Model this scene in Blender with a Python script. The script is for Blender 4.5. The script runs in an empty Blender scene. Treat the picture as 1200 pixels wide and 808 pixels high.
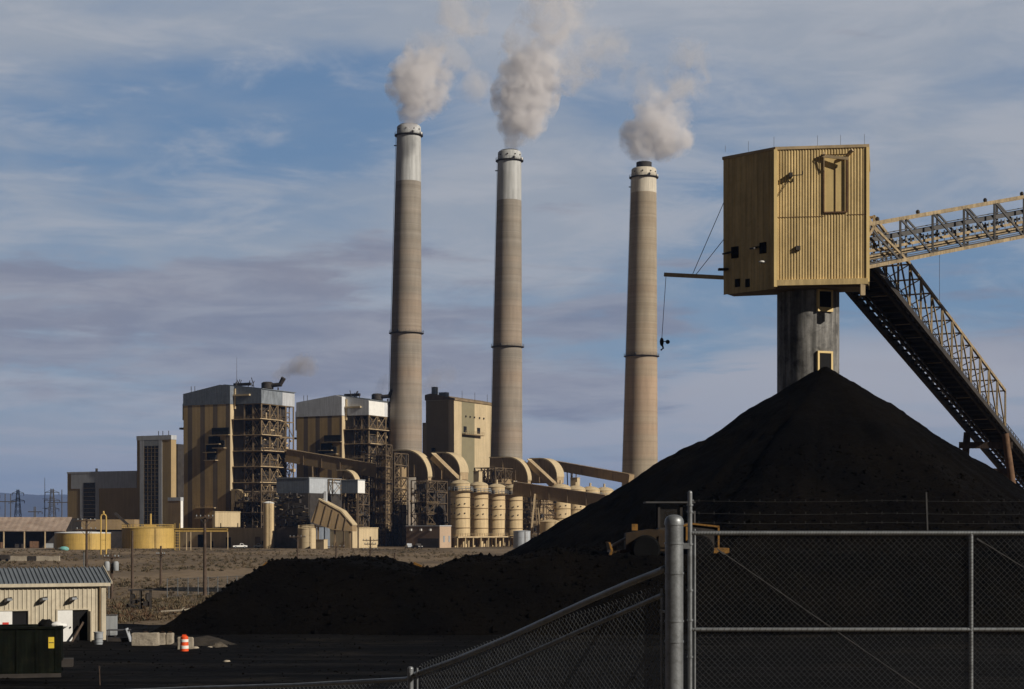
import bpy, bmesh, math, random
from mathutils import Vector, Matrix, noise
R = math.radians
random.seed(7)
D = bpy.data
S = bpy.context.scene
COL = S.collection

# ---------------------------------------------------------------- camera, sky, sun, exposure
F, CX, HY, CZ = 2000.0, 600.0, 619.0, 7.6      # focal length in photo pixels, centre column, horizon row, eye height
cam = D.objects.new('camera', D.cameras.new('camera')); COL.objects.link(cam)
cam.location = (0, 0, CZ); cam.rotation_euler = (R(90), 0, 0)
cam.data.sensor_width = 36; cam.data.lens = F/1200*36
cam.data.shift_y = (HY-404)/1200
cam.data.clip_start = 0.5; cam.data.clip_end = 80000
S.camera = cam
SUN_AZ, SUN_EL = 121.5, 29.0                    # clockwise from +Y
sd = Vector((math.sin(R(SUN_AZ))*math.cos(R(SUN_EL)), math.cos(R(SUN_AZ))*math.cos(R(SUN_EL)), math.sin(R(SUN_EL))))
sl = D.lights.new('sun', 'SUN'); sl.energy = 4.9; sl.angle = R(0.53); sl.color = (1.0, 0.91, 0.78)
so = D.objects.new('sun', sl); COL.objects.link(so)
so.rotation_euler = (-sd).to_track_quat('-Z', 'Y').to_euler(); so.location = (60, -40, 80)
S.view_settings.view_transform = 'Standard'; S.view_settings.look = 'None'
S.view_settings.gamma = 1; S.view_settings.use_curve_mapping = False
S.view_settings.exposure = 0.0
S.cycles.volume_step_rate = 0.22; S.cycles.volume_bounces = 4; S.cycles.max_bounces = 6
try: S.cycles.volume_max_steps = 256
except Exception: pass

class NT:
    """small helper round a node tree"""
    def __init__(s, tree): s.t = tree; s.n = tree.nodes; s.l = tree.links
    def new(s, typ, **kw):
        nd = s.n.new(typ)
        for k, v in kw.items(): setattr(nd, k, v)
        return nd
    def put(s, sock, v):
        if isinstance(v, bpy.types.NodeSocket): s.l.new(v, sock)
        else: sock.default_value = v
    def math(s, op, a, b=None, clamp=False):
        nd = s.new('ShaderNodeMath', operation=op, use_clamp=clamp); s.put(nd.inputs[0], a)
        if b is not None: s.put(nd.inputs[1], b)
        return nd.outputs[0]
    def vmath(s, op, a, b=None):
        nd = s.new('ShaderNodeVectorMath', operation=op); s.put(nd.inputs[0], a)
        if b is not None: s.put(nd.inputs[1], b)
        return nd.outputs['Value'] if op in ('DISTANCE', 'LENGTH', 'DOT_PRODUCT') else nd.outputs[0]
    def noise(s, vec, scale, detail=5, rough=.55, dist=0.0):
        nd = s.new('ShaderNodeTexNoise'); s.l.new(vec, nd.inputs['Vector'])
        nd.inputs['Scale'].default_value = scale; nd.inputs['Detail'].default_value = detail
        nd.inputs['Roughness'].default_value = rough; nd.inputs['Distortion'].default_value = dist
        return nd.outputs['Fac']
    def ramp(s, v, a, b, lo=0.0, hi=1.0):
        nd = s.new('ShaderNodeMapRange', interpolation_type='SMOOTHSTEP'); s.put(nd.inputs['Value'], v)
        nd.inputs['From Min'].default_value = a; nd.inputs['From Max'].default_value = b
        nd.inputs['To Min'].default_value = lo; nd.inputs['To Max'].default_value = hi
        return nd.outputs[0]
    def mix(s, f, a, b):
        nd = s.new('ShaderNodeMix', data_type='RGBA'); s.put(nd.inputs['Factor'], f)
        s.put(nd.inputs[6], a if isinstance(a, bpy.types.NodeSocket) else (*a[:3], 1))
        s.put(nd.inputs[7], b if isinstance(b, bpy.types.NodeSocket) else (*b[:3], 1))
        return nd.outputs[2]
    def sep(s, v):
        nd = s.new('ShaderNodeSeparateXYZ'); s.l.new(v, nd.inputs[0]); return nd.outputs
    def comb(s, x, y, z):
        nd = s.new('ShaderNodeCombineXYZ')
        for i, v in enumerate((x, y, z)): s.put(nd.inputs[i], v)
        return nd.outputs[0]

# ---- world: Nishita sky with drifting cloud layers
w = D.worlds.new('World'); S.world = w; w.use_nodes = True
nt = NT(w.node_tree); nt.n.clear()
out = nt.new('ShaderNodeOutputWorld'); bg = nt.new('ShaderNodeBackground'); nt.l.new(bg.outputs[0], out.inputs[0])
bg.inputs['Strength'].default_value = 0.055
sky = nt.new('ShaderNodeTexSky', sky_type='NISHITA', sun_disc=False)
sky.sun_elevation = R(SUN_EL); sky.sun_rotation = R(SUN_AZ); sky.altitude = 1700; sky.air_density = 1.0; sky.dust_density = 0.6; sky.ozone_density = 1.6
gen = nt.new('ShaderNodeTexCoord').outputs['Generated']
d = nt.sep(gen)
el = d[2]
warp = nt.noise(nt.vmath('MULTIPLY', gen, (2.0, 2.0, 5.0)), 2.0, 3)
def lay(sx, sz, off, scale, detail, rough, dist=.3):
    v = nt.vmath('ADD', nt.vmath('MULTIPLY', gen, (sx, sx, sz)), off)
    return nt.noise(v, scale, detail, rough, dist)
SKYK = 1/0.055                                  # cloud colours are given as seen radiance
def ck(r, g, b): return (r*SKYK, g*SKYK, b*SKYK)
col = sky.outputs[0]
# deep dry winter blue, darkening quickly overhead
col = nt.mix(0.85, col, nt.mix(nt.ramp(el, 0.0, 0.30), ck(.22, .335, .465), ck(.135, .24, .41)))
def patch(ax, az, wx, wz):                       # soft window of the sky round a direction
    q = nt.math('ADD', nt.math('POWER', nt.math('MULTIPLY', nt.math('SUBTRACT', d[0], ax), 1/wx), 2.0), nt.math('POWER', nt.math('MULTIPLY', nt.math('SUBTRACT', el, az), 1/wz), 2.0))
    return nt.ramp(q, 1.0, 0.0)
clear = nt.math('ADD', nt.math('MULTIPLY', patch(-.15, .245, .16, .10), .17), nt.math('ADD', nt.math('MULTIPLY', patch(.20, .115, .26, .07), .15), nt.math('MULTIPLY', patch(-.28, .17, .16, .05), .10)))
veil = nt.math('SUBTRACT', lay(2.2, 6.5, (3.1, 0.4, 1.7), 1.5, 7, .55, .25), clear)
veilf = nt.math('MULTIPLY', nt.ramp(veil, .25, .52), .86)
col = nt.mix(veilf, col, ck(.36, .39, .44))
fine = nt.math('SUBTRACT', lay(3.2, 13.0, (0.7, 5.2, 2.2), 3.0, 10, .62, .5), nt.math('MULTIPLY', clear, .5))
finef = nt.math('MULTIPLY', nt.ramp(fine, .40, .66), .60)
col = nt.mix(finef, col, ck(.44, .455, .495))
# grey stratus banks low over the plain and a few high bars
bank = lay(2.6, 15.0, (9.3, 1.1, 0.55), 2.4, 10, .60, .35)
bell = nt.math('MULTIPLY', nt.ramp(el, .05, .085), nt.ramp(el, .165, .135))
bell = nt.math('MULTIPLY', bell, nt.ramp(d[0], .16, .0, .25, 1.0))
bell2 = nt.math('MULTIPLY', patch(-.30, .298, .18, .022), .9)
bell3 = nt.math('MULTIPLY', patch(-.30, .235, .09, .020), .8)
bell = nt.math('ADD', bell, nt.math('ADD', bell2, bell3))
bankf = nt.math('MULTIPLY', nt.ramp(nt.math('ADD', nt.math('SUBTRACT', bank, nt.ramp(el, .17, .23, 0, .10)), nt.math('MULTIPLY', bell, .16)), .53, .68), .9)
body = lay(4.0, 22.0, (2.3, 7.7, 4.1), 3.0, 10, .62, .4)
bcol = nt.mix(nt.ramp(body, .35, .7), ck(.22, .222, .282), ck(.335, .335, .38))
col = nt.mix(nt.math('MULTIPLY', bankf, .85), col, bcol)
# pale strip of cloud near the horizon
low = lay(3.0, 26.0, (5.5, 2.0, 8.8), 2.0, 7, .6, .3)
lowm = nt.math('ADD', nt.ramp(el, .105, .05), patch(.20, .085, .15, .035), True)
lowf = nt.math('MULTIPLY', nt.math('MULTIPLY', nt.ramp(nt.math('ADD', low, nt.math('MULTIPLY', patch(.20, .085, .15, .03), .12)), .40, .54), lowm), .85)
col = nt.mix(lowf, col, ck(.44, .44, .475))
# unseen sky overhead and behind is dimmed to weaken the fill on shaded faces
dim = nt.math('MULTIPLY', nt.ramp(el, .30, .58, 1.0, .25), nt.ramp(d[1], .92, .25, 1.0, .16))
sc = nt.new('ShaderNodeVectorMath', operation='SCALE'); nt.l.new(col, sc.inputs[0]); nt.l.new(dim, sc.inputs['Scale']); col = sc.outputs[0]
nt.l.new(col, bg.inputs['Color'])

# ---------------------------------------------------------------- helpers
def W(px, py, Y): return Vector(((px-CX)*Y/F, Y, CZ-(py-HY)*Y/F))
def XX(px, Y): return (px-CX)*Y/F
def ZZ(py, Y): return CZ-(py-HY)*Y/F
def GY(py): return CZ*F/(py-HY)                  # distance of a ground point seen at row py
TH = R(-27.3)
E1 = Vector((math.cos(TH), math.sin(TH))); E2 = Vector((-math.sin(TH), math.cos(TH)))
def reach(cx, cy, dv, px):
    k = (px-CX)/F
    return (k*cy-cx)/(dv[0]-k*dv[1])
WORLD = {}

def tag(o, label=None, cat=None, group=None, kind=None):
    if label: o['label'] = label
    if cat: o['category'] = cat
    if group: o['group'] = group
    if kind: o['kind'] = kind
    return o
def thing(name, label, cat, loc=(0, 0, 0), rz=0.0, group=None):
    o = D.objects.new(name, None); COL.objects.link(o)
    o.empty_display_size = .5
    o.location = loc; o.rotation_euler = (0, 0, rz)
    WORLD[o.name] = Matrix.Translation(Vector(loc)) @ Matrix.Rotation(rz, 4, 'Z')
    return tag(o, label, cat, group)
def kids(o): return [c for c in KIDS.get(o.name, [])]
KIDS = {}
def copy_tree(o, loc, rz=None, label=None, scale=None):
    def cp(src, par):
        c = src.copy(); COL.objects.link(c)
        if par is not None: c.parent = par; KIDS.setdefault(par.name, []).append(c)
        for ch in kids(src): cp(ch, c)
        return c
    r = cp(o, None); r.location = loc
    if rz is not None: r.rotation_euler = (0, 0, rz)
    if scale: r.scale = (scale,)*3
    if label: r['label'] = label
    return r

class MB:
    def __init__(s): s.v = []; s.f = []; s.mi = []; s.cur = 0
    def add(s, vs, fs):
        b = len(s.v); s.v += [Vector(v) for v in vs]
        for f in fs: s.f.append([b+i for i in f]); s.mi.append(s.cur)
        return s
    def box(s, x0, x1, y0, y1, z0, z1):
        vs = [(x, y, z) for z in (z0, z1) for y in (y0, y1) for x in (x0, x1)]
        return s.add(vs, [(0, 2, 3, 1), (4, 5, 7, 6), (0, 1, 5, 4), (2, 6, 7, 3), (0, 4, 6, 2), (1, 3, 7, 5)])
    def obox(s, c, size, M):
        a = [x/2 for x in size]; c = Vector(c)
        vs = [c + M @ Vector((x*a[0], y*a[1], z*a[2])) for z in (-1, 1) for y in (-1, 1) for x in (-1, 1)]
        return s.add(vs, [(0, 2, 3, 1), (4, 5, 7, 6), (0, 1, 5, 4), (2, 6, 7, 3), (0, 4, 6, 2), (1, 3, 7, 5)])
    def bar(s, p, q, w, h=None):
        p = Vector(p); q = Vector(q); h = h or w; d = (q-p)
        if d.length < 1e-6: return s
        L = d.length; z = d/L
        up = Vector((0, 0, 1)) if abs(z.z) < .99 else Vector((0, 1, 0))
        x = z.cross(up).normalized(); y = x.cross(z)
        M = Matrix((x, y, z)).transposed()
        return s.obox((p+q)/2, (w, h, L), M)
    def tube(s, p, q, r, r2=None, n=8, caps=True):
        p = Vector(p); q = Vector(q); r2 = r if r2 is None else r2; z = (q-p).normalized()
        up = Vector((0, 0, 1)) if abs(z.z) < .99 else Vector((0, 1, 0))
        x = z.cross(up).normalized(); y = x.cross(z)
        vs = []
        for c, rr in ((p, r), (q, r2)):
            for i in range(n):
                a = 2*math.pi*i/n; vs.append(c+x*math.cos(a)*rr+y*math.sin(a)*rr)
        fs = [(i, (i+1) % n, n+(i+1) % n, n+i) for i in range(n)]
        if caps: fs += [tuple(range(n-1, -1, -1)), tuple(range(n, 2*n))]
        return s.add(vs, fs)
    def path(s, pts, r, n=6):
        pts = [Vector(p) for p in pts]; vs = []; m = len(pts)
        for k, p in enumerate(pts):
            z = (pts[min(k+1, m-1)]-pts[max(k-1, 0)]).normalized()
            up = Vector((0, 0, 1)) if abs(z.z) < .95 else Vector((0, 1, 0))
            x = z.cross(up).normalized(); y = x.cross(z)
            for i in range(n):
                a = 2*math.pi*i/n; vs.append(p+x*math.cos(a)*r+y*math.sin(a)*r)
        fs = [(k*n+i, k*n+(i+1) % n, (k+1)*n+(i+1) % n, (k+1)*n+i) for k in range(m-1) for i in range(n)]
        fs += [tuple(range(n-1, -1, -1)), tuple(range((m-1)*n, m*n))]
        return s.add(vs, fs)
    def lathe(s, prof, n=32, c=(0, 0, 0), lean=0.0, axis='Z'):
        vs = []; c = Vector(c); m = len(prof)
        for r, z in prof:
            for i in range(n):
                a = 2*math.pi*i/n
                p = Vector((r*math.cos(a)+lean*z, r*math.sin(a), z))
                if axis == 'X': p = Vector((p.z, p.x, p.y))
                if axis == 'Y': p = Vector((p.x, p.z, p.y))
                vs.append(c+p)
        fs = [(k*n+i, k*n+(i+1) % n, (k+1)*n+(i+1) % n, (k+1)*n+i) for k in range(m-1) for i in range(n)]
        fs += [tuple(range(n-1, -1, -1)), tuple(range((m-1)*n, m*n))]
        return s.add(vs, fs)
    def prism(s, poly, z0, z1):
        n = len(poly)
        vs = [(x, y, z0) for x, y in poly]+[(x, y, z1) for x, y in poly]
        return s.add(vs, [(i, (i+1) % n, n+(i+1) % n, n+i) for i in range(n)]+[tuple(range(n-1, -1, -1)), tuple(range(n, 2*n))])
    def yprism(s, prof, y0, y1):
        n = len(prof)
        vs = [(x, y0, z) for x, z in prof]+[(x, y1, z) for x, z in prof]
        return s.add(vs, [(i, (i+1) % n, n+(i+1) % n, n+i) for i in range(n)]+[tuple(range(n-1, -1, -1)), tuple(range(n, 2*n))])
    def sphere(s, c, r, sc=(1, 1, 1), n=12, m=8):
        c = Vector(c)
        prof = [(max(1e-3, math.sin(math.pi*k/m)), -math.cos(math.pi*k/m)) for k in range(m+1)]
        vs = []
        for rr, z in prof:
            for i in range(n):
                a = 2*math.pi*i/n; vs.append(c+Vector((rr*math.cos(a)*sc[0], rr*math.sin(a)*sc[1], z*sc[2]))*r)
        return s.add(vs, [(k*n+i, k*n+(i+1) % n, (k+1)*n+(i+1) % n, (k+1)*n+i) for k in range(m) for i in range(n)])
    def sheet(s, p0, p1, z0, z1, period, depth, outward, duty=.5):
        """ribbed sheet metal wall from p0 to p1 (plan points), ribs stand out by depth; closed thin shell"""
        p0 = Vector((p0[0], p0[1])); p1 = Vector((p1[0], p1[1])); L = (p1-p0).length; t = (p1-p0)/L
        o = Vector((outward[0], outward[1])); n = max(1, round(L/period)); per = L/n; pl = []
        e = per*.12
        for i in range(n):
            a = i*per
            for u, h in ((0, 0), (per*(1-duty)-e, 0), (per*(1-duty), depth), (per-e, depth)): pl.append(p0+t*(a+u)+o*h)
        pl.append(p1)
        poly = [(p.x, p.y) for p in pl]+[tuple(p1-o*.05), tuple(p0-o*.05)]
        k = len(pl); vs = [(p.x, p.y, z0) for p in pl]+[(p.x, p.y, z1) for p in pl]
        return s.add(vs, [(i, i+1, k+i+1, k+i) for i in range(k-1)])
    def build(s, name, mat, parent=None, world=False, smooth=None, label=None, recalc=True):
        me = D.meshes.new(name); vs = s.v
        if parent is not None and world:
            Mi = WORLD[parent.name].inverted(); vs = [Mi @ v for v in vs]
        me.from_pydata([tuple(v) for v in vs], [], s.f)
        if recalc:
            bm = bmesh.new(); bm.from_mesh(me); bmesh.ops.recalc_face_normals(bm, faces=bm.faces); bm.to_mesh(me); bm.free()
        for m in (mat if isinstance(mat, (list, tuple)) else [mat]): me.materials.append(m)
        if isinstance(mat, (list, tuple)): me.polygons.foreach_set('material_index', s.mi)
        if smooth is not None:
            me.shade_smooth(); me.set_sharp_from_angle(angle=R(smooth))
        o = D.objects.new(name, me); COL.objects.link(o)
        if parent is not None:
            o.parent = parent; KIDS.setdefault(parent.name, []).append(o); WORLD[o.name] = WORLD[parent.name]
        else: WORLD[o.name] = Matrix()
        if label: o['label'] = label
        return o

# ---------------------------------------------------------------- materials
def mat(name, c, rough=.8, var=.18, scale=.4, metal=0.0, bump=0.0, bscale=20., streak=0.0, dirt=None, stripes=None, spec=.3, emit=None, rib=None, alpha=None):
    m = D.materials.new(name); m.use_nodes = True; t = NT(m.node_tree)
    b = t.n['Principled BSDF']; co = t.new('ShaderNodeTexCoord').outputs['Object']
    base = c
    if stripes:                                  # painted vertical stripes of siding: (x0, period, duty, colour)
        x0, per, duty, c2 = stripes
        fx = t.math('FRACT', t.math('DIVIDE', t.math('SUBTRACT', t.sep(co)[0], x0), per))
        base = t.mix(t.math('LESS_THAN', fx, duty), c, c2)
    n1 = t.noise(co, scale, 6, .6); n2 = t.noise(co, scale*9, 4, .6)
    f = t.math('ADD', t.math('MULTIPLY', n1, .65), t.math('MULTIPLY', n2, .35))
    k = t.ramp(f, .3, .7, 1-var, 1+var)
    if streak:
        n3 = t.noise(t.vmath('MULTIPLY', co, (1, 1, .06)), scale*6, 5, .6)
        k = t.math('MULTIPLY', k, t.ramp(n3, .35, .7, 1-streak, 1+streak*.4))
    nd = t.new('ShaderNodeVectorMath', operation='SCALE')
    if isinstance(base, bpy.types.NodeSocket): t.l.new(base, nd.inputs[0])
    else: nd.inputs[0].default_value = c[:3]
    t.l.new(k, nd.inputs['Scale']); colr = nd.outputs[0]
    if dirt:
        dc, amt = dirt
        colr = t.mix(t.math('MULTIPLY', t.ramp(t.noise(co, scale*2.3, 7, .65, .5), .48, .72), amt), colr, dc)
    t.l.new(colr, b.inputs['Base Color'])
    b.inputs['Roughness'].default_value = rough; b.inputs['Metallic'].default_value = metal
    b.inputs['Specular IOR Level'].default_value = spec
    if bump or rib:
        hgt = t.noise(co, bscale, 6, .65)
        if rib:
            per, axis = rib
            hgt = t.math('PINGPONG', t.sep(co)[axis], per/2)
        bn = t.new('ShaderNodeBump'); bn.inputs['Strength'].default_value = bump or .6; bn.inputs['Distance'].default_value = .1
        t.l.new(hgt, bn.inputs['Height']); t.l.new(bn.outputs[0], b.inputs['Normal'])
    return m

TAN = (.42, .315, .17); TAN2 = (.43, .32, .17)
M = {}
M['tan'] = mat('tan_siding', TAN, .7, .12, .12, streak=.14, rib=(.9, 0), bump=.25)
M['tan_plain'] = mat('tan_steel', (.44, .33, .185), .65, .16, .5, streak=.15)
M['tan_pale'] = mat('pale_tan_siding', (.50, .40, .25), .7, .10, .15, streak=.12)
M['duct'] = mat('tan_duct', (.38, .28, .165), .7, .14, .2, streak=.16)
M['gallery'] = mat('tan_gallery', (.30, .215, .12), .7, .14, .2, streak=.12)
M['whiteband2'] = mat('white_grey_siding', (.62, .635, .66), .6, .10, .3, streak=.16)
M['greyband'] = mat('slate_grey_siding', (.15, .175, .215), .6, .12, .3, streak=.2, dirt=((.30, .32, .34), .3))
M['whiteband'] = mat('pale_grey_siding', (.43, .45, .48), .6, .10, .3, streak=.16)
M['steelb'] = mat('brown_steel', (.20, .145, .085), .7, .3, .3)
M['steeld'] = mat('dark_brown_steel', (.10, .072, .045), .75, .35, .3)
M['streaky'] = mat('streaked_grey_siding', (.20, .225, .255), .6, .2, .4, streak=.4)
M['steeltan'] = mat('tan_structural_steel', (.44, .34, .21), .65, .25, .4)
M['dark'] = mat('dark_equipment', (.035, .03, .027), .75, .4, .4)
M['black'] = mat('black_opening', (.006, .006, .007), .9, .2, 1)
M['glass'] = mat('dark_window', (.022, .02, .018), .25, .5, .5, spec=.5)
M['yellow'] = mat('yellow_tank_paint', (.50, .34, .10), .55, .12, .3, streak=.15)
M['vessel'] = mat('tan_vessel', (.56, .43, .25), .6, .10, .3, streak=.18)
M['white'] = mat('white_paint', (.72, .72, .70), .5, .08, .5)
M['grey'] = mat('grey_paint', (.28, .30, .32), .6, .14, .5, streak=.15)
M['paleblue'] = mat('galvanised_tank', (.40, .43, .47), .5, .1, .4, streak=.15)
M['galv'] = mat('galvanised_steel', (.21, .225, .24), .45, .25, 6, metal=.55, bump=.05, bscale=60, dirt=((.10, .10, .10), .5))
M['galv2'] = mat('weathered_wire', (.055, .056, .058), .7, .3, 8, metal=.2)
M['wood'] = mat('weathered_wood', (.085, .06, .045), .9, .35, 2, streak=.3)
M['concrete'] = mat('rough_concrete', (.33, .29, .23), .9, .2, 1.2, bump=.4, bscale=8, dirt=((.12, .10, .08), .5))
M['rust'] = mat('rusted_steel', (.15, .085, .05), .85, .35, 1.5, streak=.3)
M['catyellow'] = mat('machine_yellow', (.21, .105, .020), .6, .3, 1.5, dirt=((.02, .017, .014), .9))
M['shadedirtyyellow'] = mat('shaded_dirty_yellow', (.03, .017, .006), .7, .4, 1.5, dirt=((.012, .010, .009), .9))  # dirt plus the shade on the dozer's body, both put into a darker yellow
M['rubber'] = mat('tyre_rubber', (.006, .006, .006), .9, .3, 3, spec=.05)
M['orange'] = mat('orange_plastic', (.70, .085, .02), .45, .12, 3)
M['reflect'] = mat('white_reflective_band', (.72, .70, .66), .4, .1, 3)
M['green'] = mat('dark_green_steel', (.0042, .0062, .0036), .75, .5, 1.2, streak=.5, spec=.08, dirt=((.02, .016, .010), .35))
M['label'] = mat('yellow_label', (.65, .48, .05), .6, .1, 3)
M['red'] = mat('red_print', (.5, .04, .03), .6, .1, 3)
M['roofmetal'] = mat('dark_roof_metal', (.16, .18, .20), .45, .15, .6, metal=.3)
M['shedwall'] = mat('beige_sheet_metal', (.50, .445, .34), .6, .10, .5, streak=.16, dirt=((.28, .23, .17), .35))
M['teal'] = mat('teal_tarp', (.15, .38, .36), .7, .2, 1)
M['towertan'] = mat('ochre_sheet_metal', (.66, .50, .245), .6, .12, .35, streak=.24, dirt=((.30, .20, .08), .25))
M['towerdoor'] = mat('ochre_flat_panel', (.68, .515, .235), .6, .08, .5, streak=.1)
M['rustroof'] = mat('rusty_corrugated_roof', (.30, .235, .19), .8, .25, .25, dirt=((.20, .12, .08), .6), rib=(2.2, 0), bump=.6)
M['trusstan'] = mat('pale_truss_paint', (.32, .245, .145), .65, .3, .5, streak=.3, dirt=((.07, .05, .035), .6))
M['belt'] = mat('conveyor_rubber', (.014, .014, .016), .8, .3, 1)
M['galgrey'] = mat('grey_gallery_steel', (.065, .064, .066), .6, .3, .6)

def concrete_shaft(name, c1, c2, seed, c3):
    """slip-formed chimney concrete: irregular horizontal pour bands"""
    m = D.materials.new(name); m.use_nodes = True; t = NT(m.node_tree); b = t.n['Principled BSDF']
    co = t.new('ShaderNodeTexCoord').outputs['Object']; z = t.sep(co)[2]
    v1 = t.comb(seed, 0.0, z)
    n1 = t.noise(v1, .30, 5, .8); n2 = t.noise(v1, .045, 3, .5); n3 = t.noise(t.vmath('MULTIPLY', co, (1, 1, .12)), .35, 6, .6)
    c = t.mix(t.ramp(n1, .38, .62), c1, c2)
    c = t.mix(t.math('MULTIPLY', t.ramp(n2, .42, .62), .7), c, c3)
    line = t.math('LESS_THAN', t.math('FRACT', t.math('DIVIDE', z, 2.9)), .12)
    k = t.math('MULTIPLY', t.ramp(n3, .3, .7, .86, 1.1), t.math('SUBTRACT', 1.0, t.math('MULTIPLY', line, .09)))
    nd = t.new('ShaderNodeVectorMath', operation='SCALE'); t.l.new(c, nd.inputs[0]); t.l.new(k, nd.inputs['Scale'])
    t.l.new(nd.outputs[0], b.inputs['Base Color']); b.inputs['Roughness'].default_value = .9; b.inputs['Specular IOR Level'].default_value = .2
    return m
M['shaft'] = concrete_shaft('chimney_concrete', (.215, .19, .16), (.275, .25, .215), 3.1, (.295, .225, .168))
M['shaft2'] = concrete_shaft('ochre_chimney_concrete', (.275, .225, .165), (.335, .285, .215), 8.4, (.39, .275, .195))
M['band'] = mat('pale_chimney_paint', (.42, .43, .43), .8, .08, .15, streak=.22)
M['band2'] = mat('cream_chimney_paint', (.56, .51, .42), .8, .08, .15, streak=.2)
M['tube'] = mat('sooty_concrete', (.23, .225, .215), .9, .35, .35, streak=.55, dirt=((.02, .02, .021), .7))

def coal_mat():
    m = D.materials.new('coal'); m.use_nodes = True; t = NT(m.node_tree); b = t.n['Principled BSDF']
    co = t.new('ShaderNodeNewGeometry').outputs['Position']
    n1 = t.noise(co, .09, 5, .6); n2 = t.noise(co, 3.5, 5, .7); n3 = t.noise(co, 14., 3, .7)
    c = t.mix(t.ramp(n1, .35, .7), (.0034, .0032, .0032), (.0078, .0063, .0048))
    k = t.ramp(t.math('ADD', t.math('MULTIPLY', n2, .6), t.math('MULTIPLY', n3, .4)), .3, .72, .35, 1.9)
    nd = t.new('ShaderNodeVectorMath', operation='SCALE'); t.l.new(c, nd.inputs[0]); t.l.new(k, nd.inputs['Scale'])
    t.l.new(nd.outputs[0], b.inputs['Base Color']); b.inputs['Roughness'].default_value = .85; b.inputs['Specular IOR Level'].default_value = .03
    bn = t.new('ShaderNodeBump'); bn.inputs['Strength'].default_value = 1.0; bn.inputs['Distance'].default_value = .45
    t.l.new(t.math('ADD', n2, t.math('MULTIPLY', n3, .4)), bn.inputs['Height']); t.l.new(bn.outputs[0], b.inputs['Normal'])
    return m
M['coal'] = coal_mat()
def ground_mat():
    m = D.materials.new('desert_dirt'); m.use_nodes = True; t = NT(m.node_tree); b = t.n['Principled BSDF']
    co = t.new('ShaderNodeNewGeometry').outputs['Position']
    n1 = t.noise(t.vmath('MULTIPLY', co, (1, .35, 1)), .035, 6, .6, .6); n2 = t.noise(co, .5, 6, .65); n3 = t.noise(t.vmath('MULTIPLY', co, (1, .25, 1)), .012, 5, .6)
    c = t.mix(t.ramp(n1, .35, .62), (.10, .077, .054), (.20, .15, .10))
    c = t.mix(t.math('MULTIPLY', t.ramp(n3, .52, .64), .7), c, (.205, .175, .14))
    nd = t.new('ShaderNodeVectorMath', operation='SCALE'); t.l.new(c, nd.inputs[0]); t.l.new(t.ramp(n2, .3, .7, .7, 1.25), nd.inputs['Scale'])
    t.l.new(nd.outputs[0], b.inputs['Base Color']); b.inputs['Roughness'].default_value = .95; b.inputs['Specular IOR Level'].default_value = .1
    bn = t.new('ShaderNodeBump'); bn.inputs['Strength'].default_value = .6; bn.inputs['Distance'].default_value = .3
    t.l.new(n2, bn.inputs['Height']); t.l.new(bn.outputs[0], b.inputs['Normal'])
    return m
M['ground'] = ground_mat()
def yard_mat():
    m = D.materials.new('coal_dust_yard'); m.use_nodes = True; t = NT(m.node_tree); b = t.n['Principled BSDF']
    co = t.new('ShaderNodeNewGeometry').outputs['Position']
    tr = t.noise(t.vmath('MULTIPLY', co, (.05, .9, 1)), 1.0, 6, .6, .4); n2 = t.noise(co, 1.6, 6, .65)
    c = t.mix(t.ramp(tr, .42, .68), (.0022, .0022, .0025), (.0115, .0108, .0105))
    c = t.mix(t.math('MULTIPLY', t.ramp(t.noise(co, .12, 5, .6), .56, .72), .5), c, (.026, .022, .017))
    nd = t.new('ShaderNodeVectorMath', operation='SCALE'); t.l.new(c, nd.inputs[0]); t.l.new(t.ramp(n2, .3, .7, .6, 1.4), nd.inputs['Scale'])
    t.l.new(nd.outputs[0], b.inputs['Base Color']); b.inputs['Roughness'].default_value = .9; b.inputs['Specular IOR Level'].default_value = .04
    bn = t.new('ShaderNodeBump'); bn.inputs['Strength'].default_value = .7; bn.inputs['Distance'].default_value = .12
    t.l.new(t.math('ADD', n2, tr), bn.inputs['Height']); t.l.new(bn.outputs[0], b.inputs['Normal'])
    return m
M['yard'] = yard_mat()
M['scrub'] = mat('dry_scrub', (.135, .10, .06), .9, .35, 2.0); M['scrub2'] = mat('sage_scrub', (.080, .068, .042), .9, .35, 2.0); M['scrub3'] = mat('russet_scrub', (.10, .06, .035), .9, .35, 2.0)
M['rock'] = mat('mountain_rock', (.075, .065, .06), .95, .25, .002)

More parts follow.
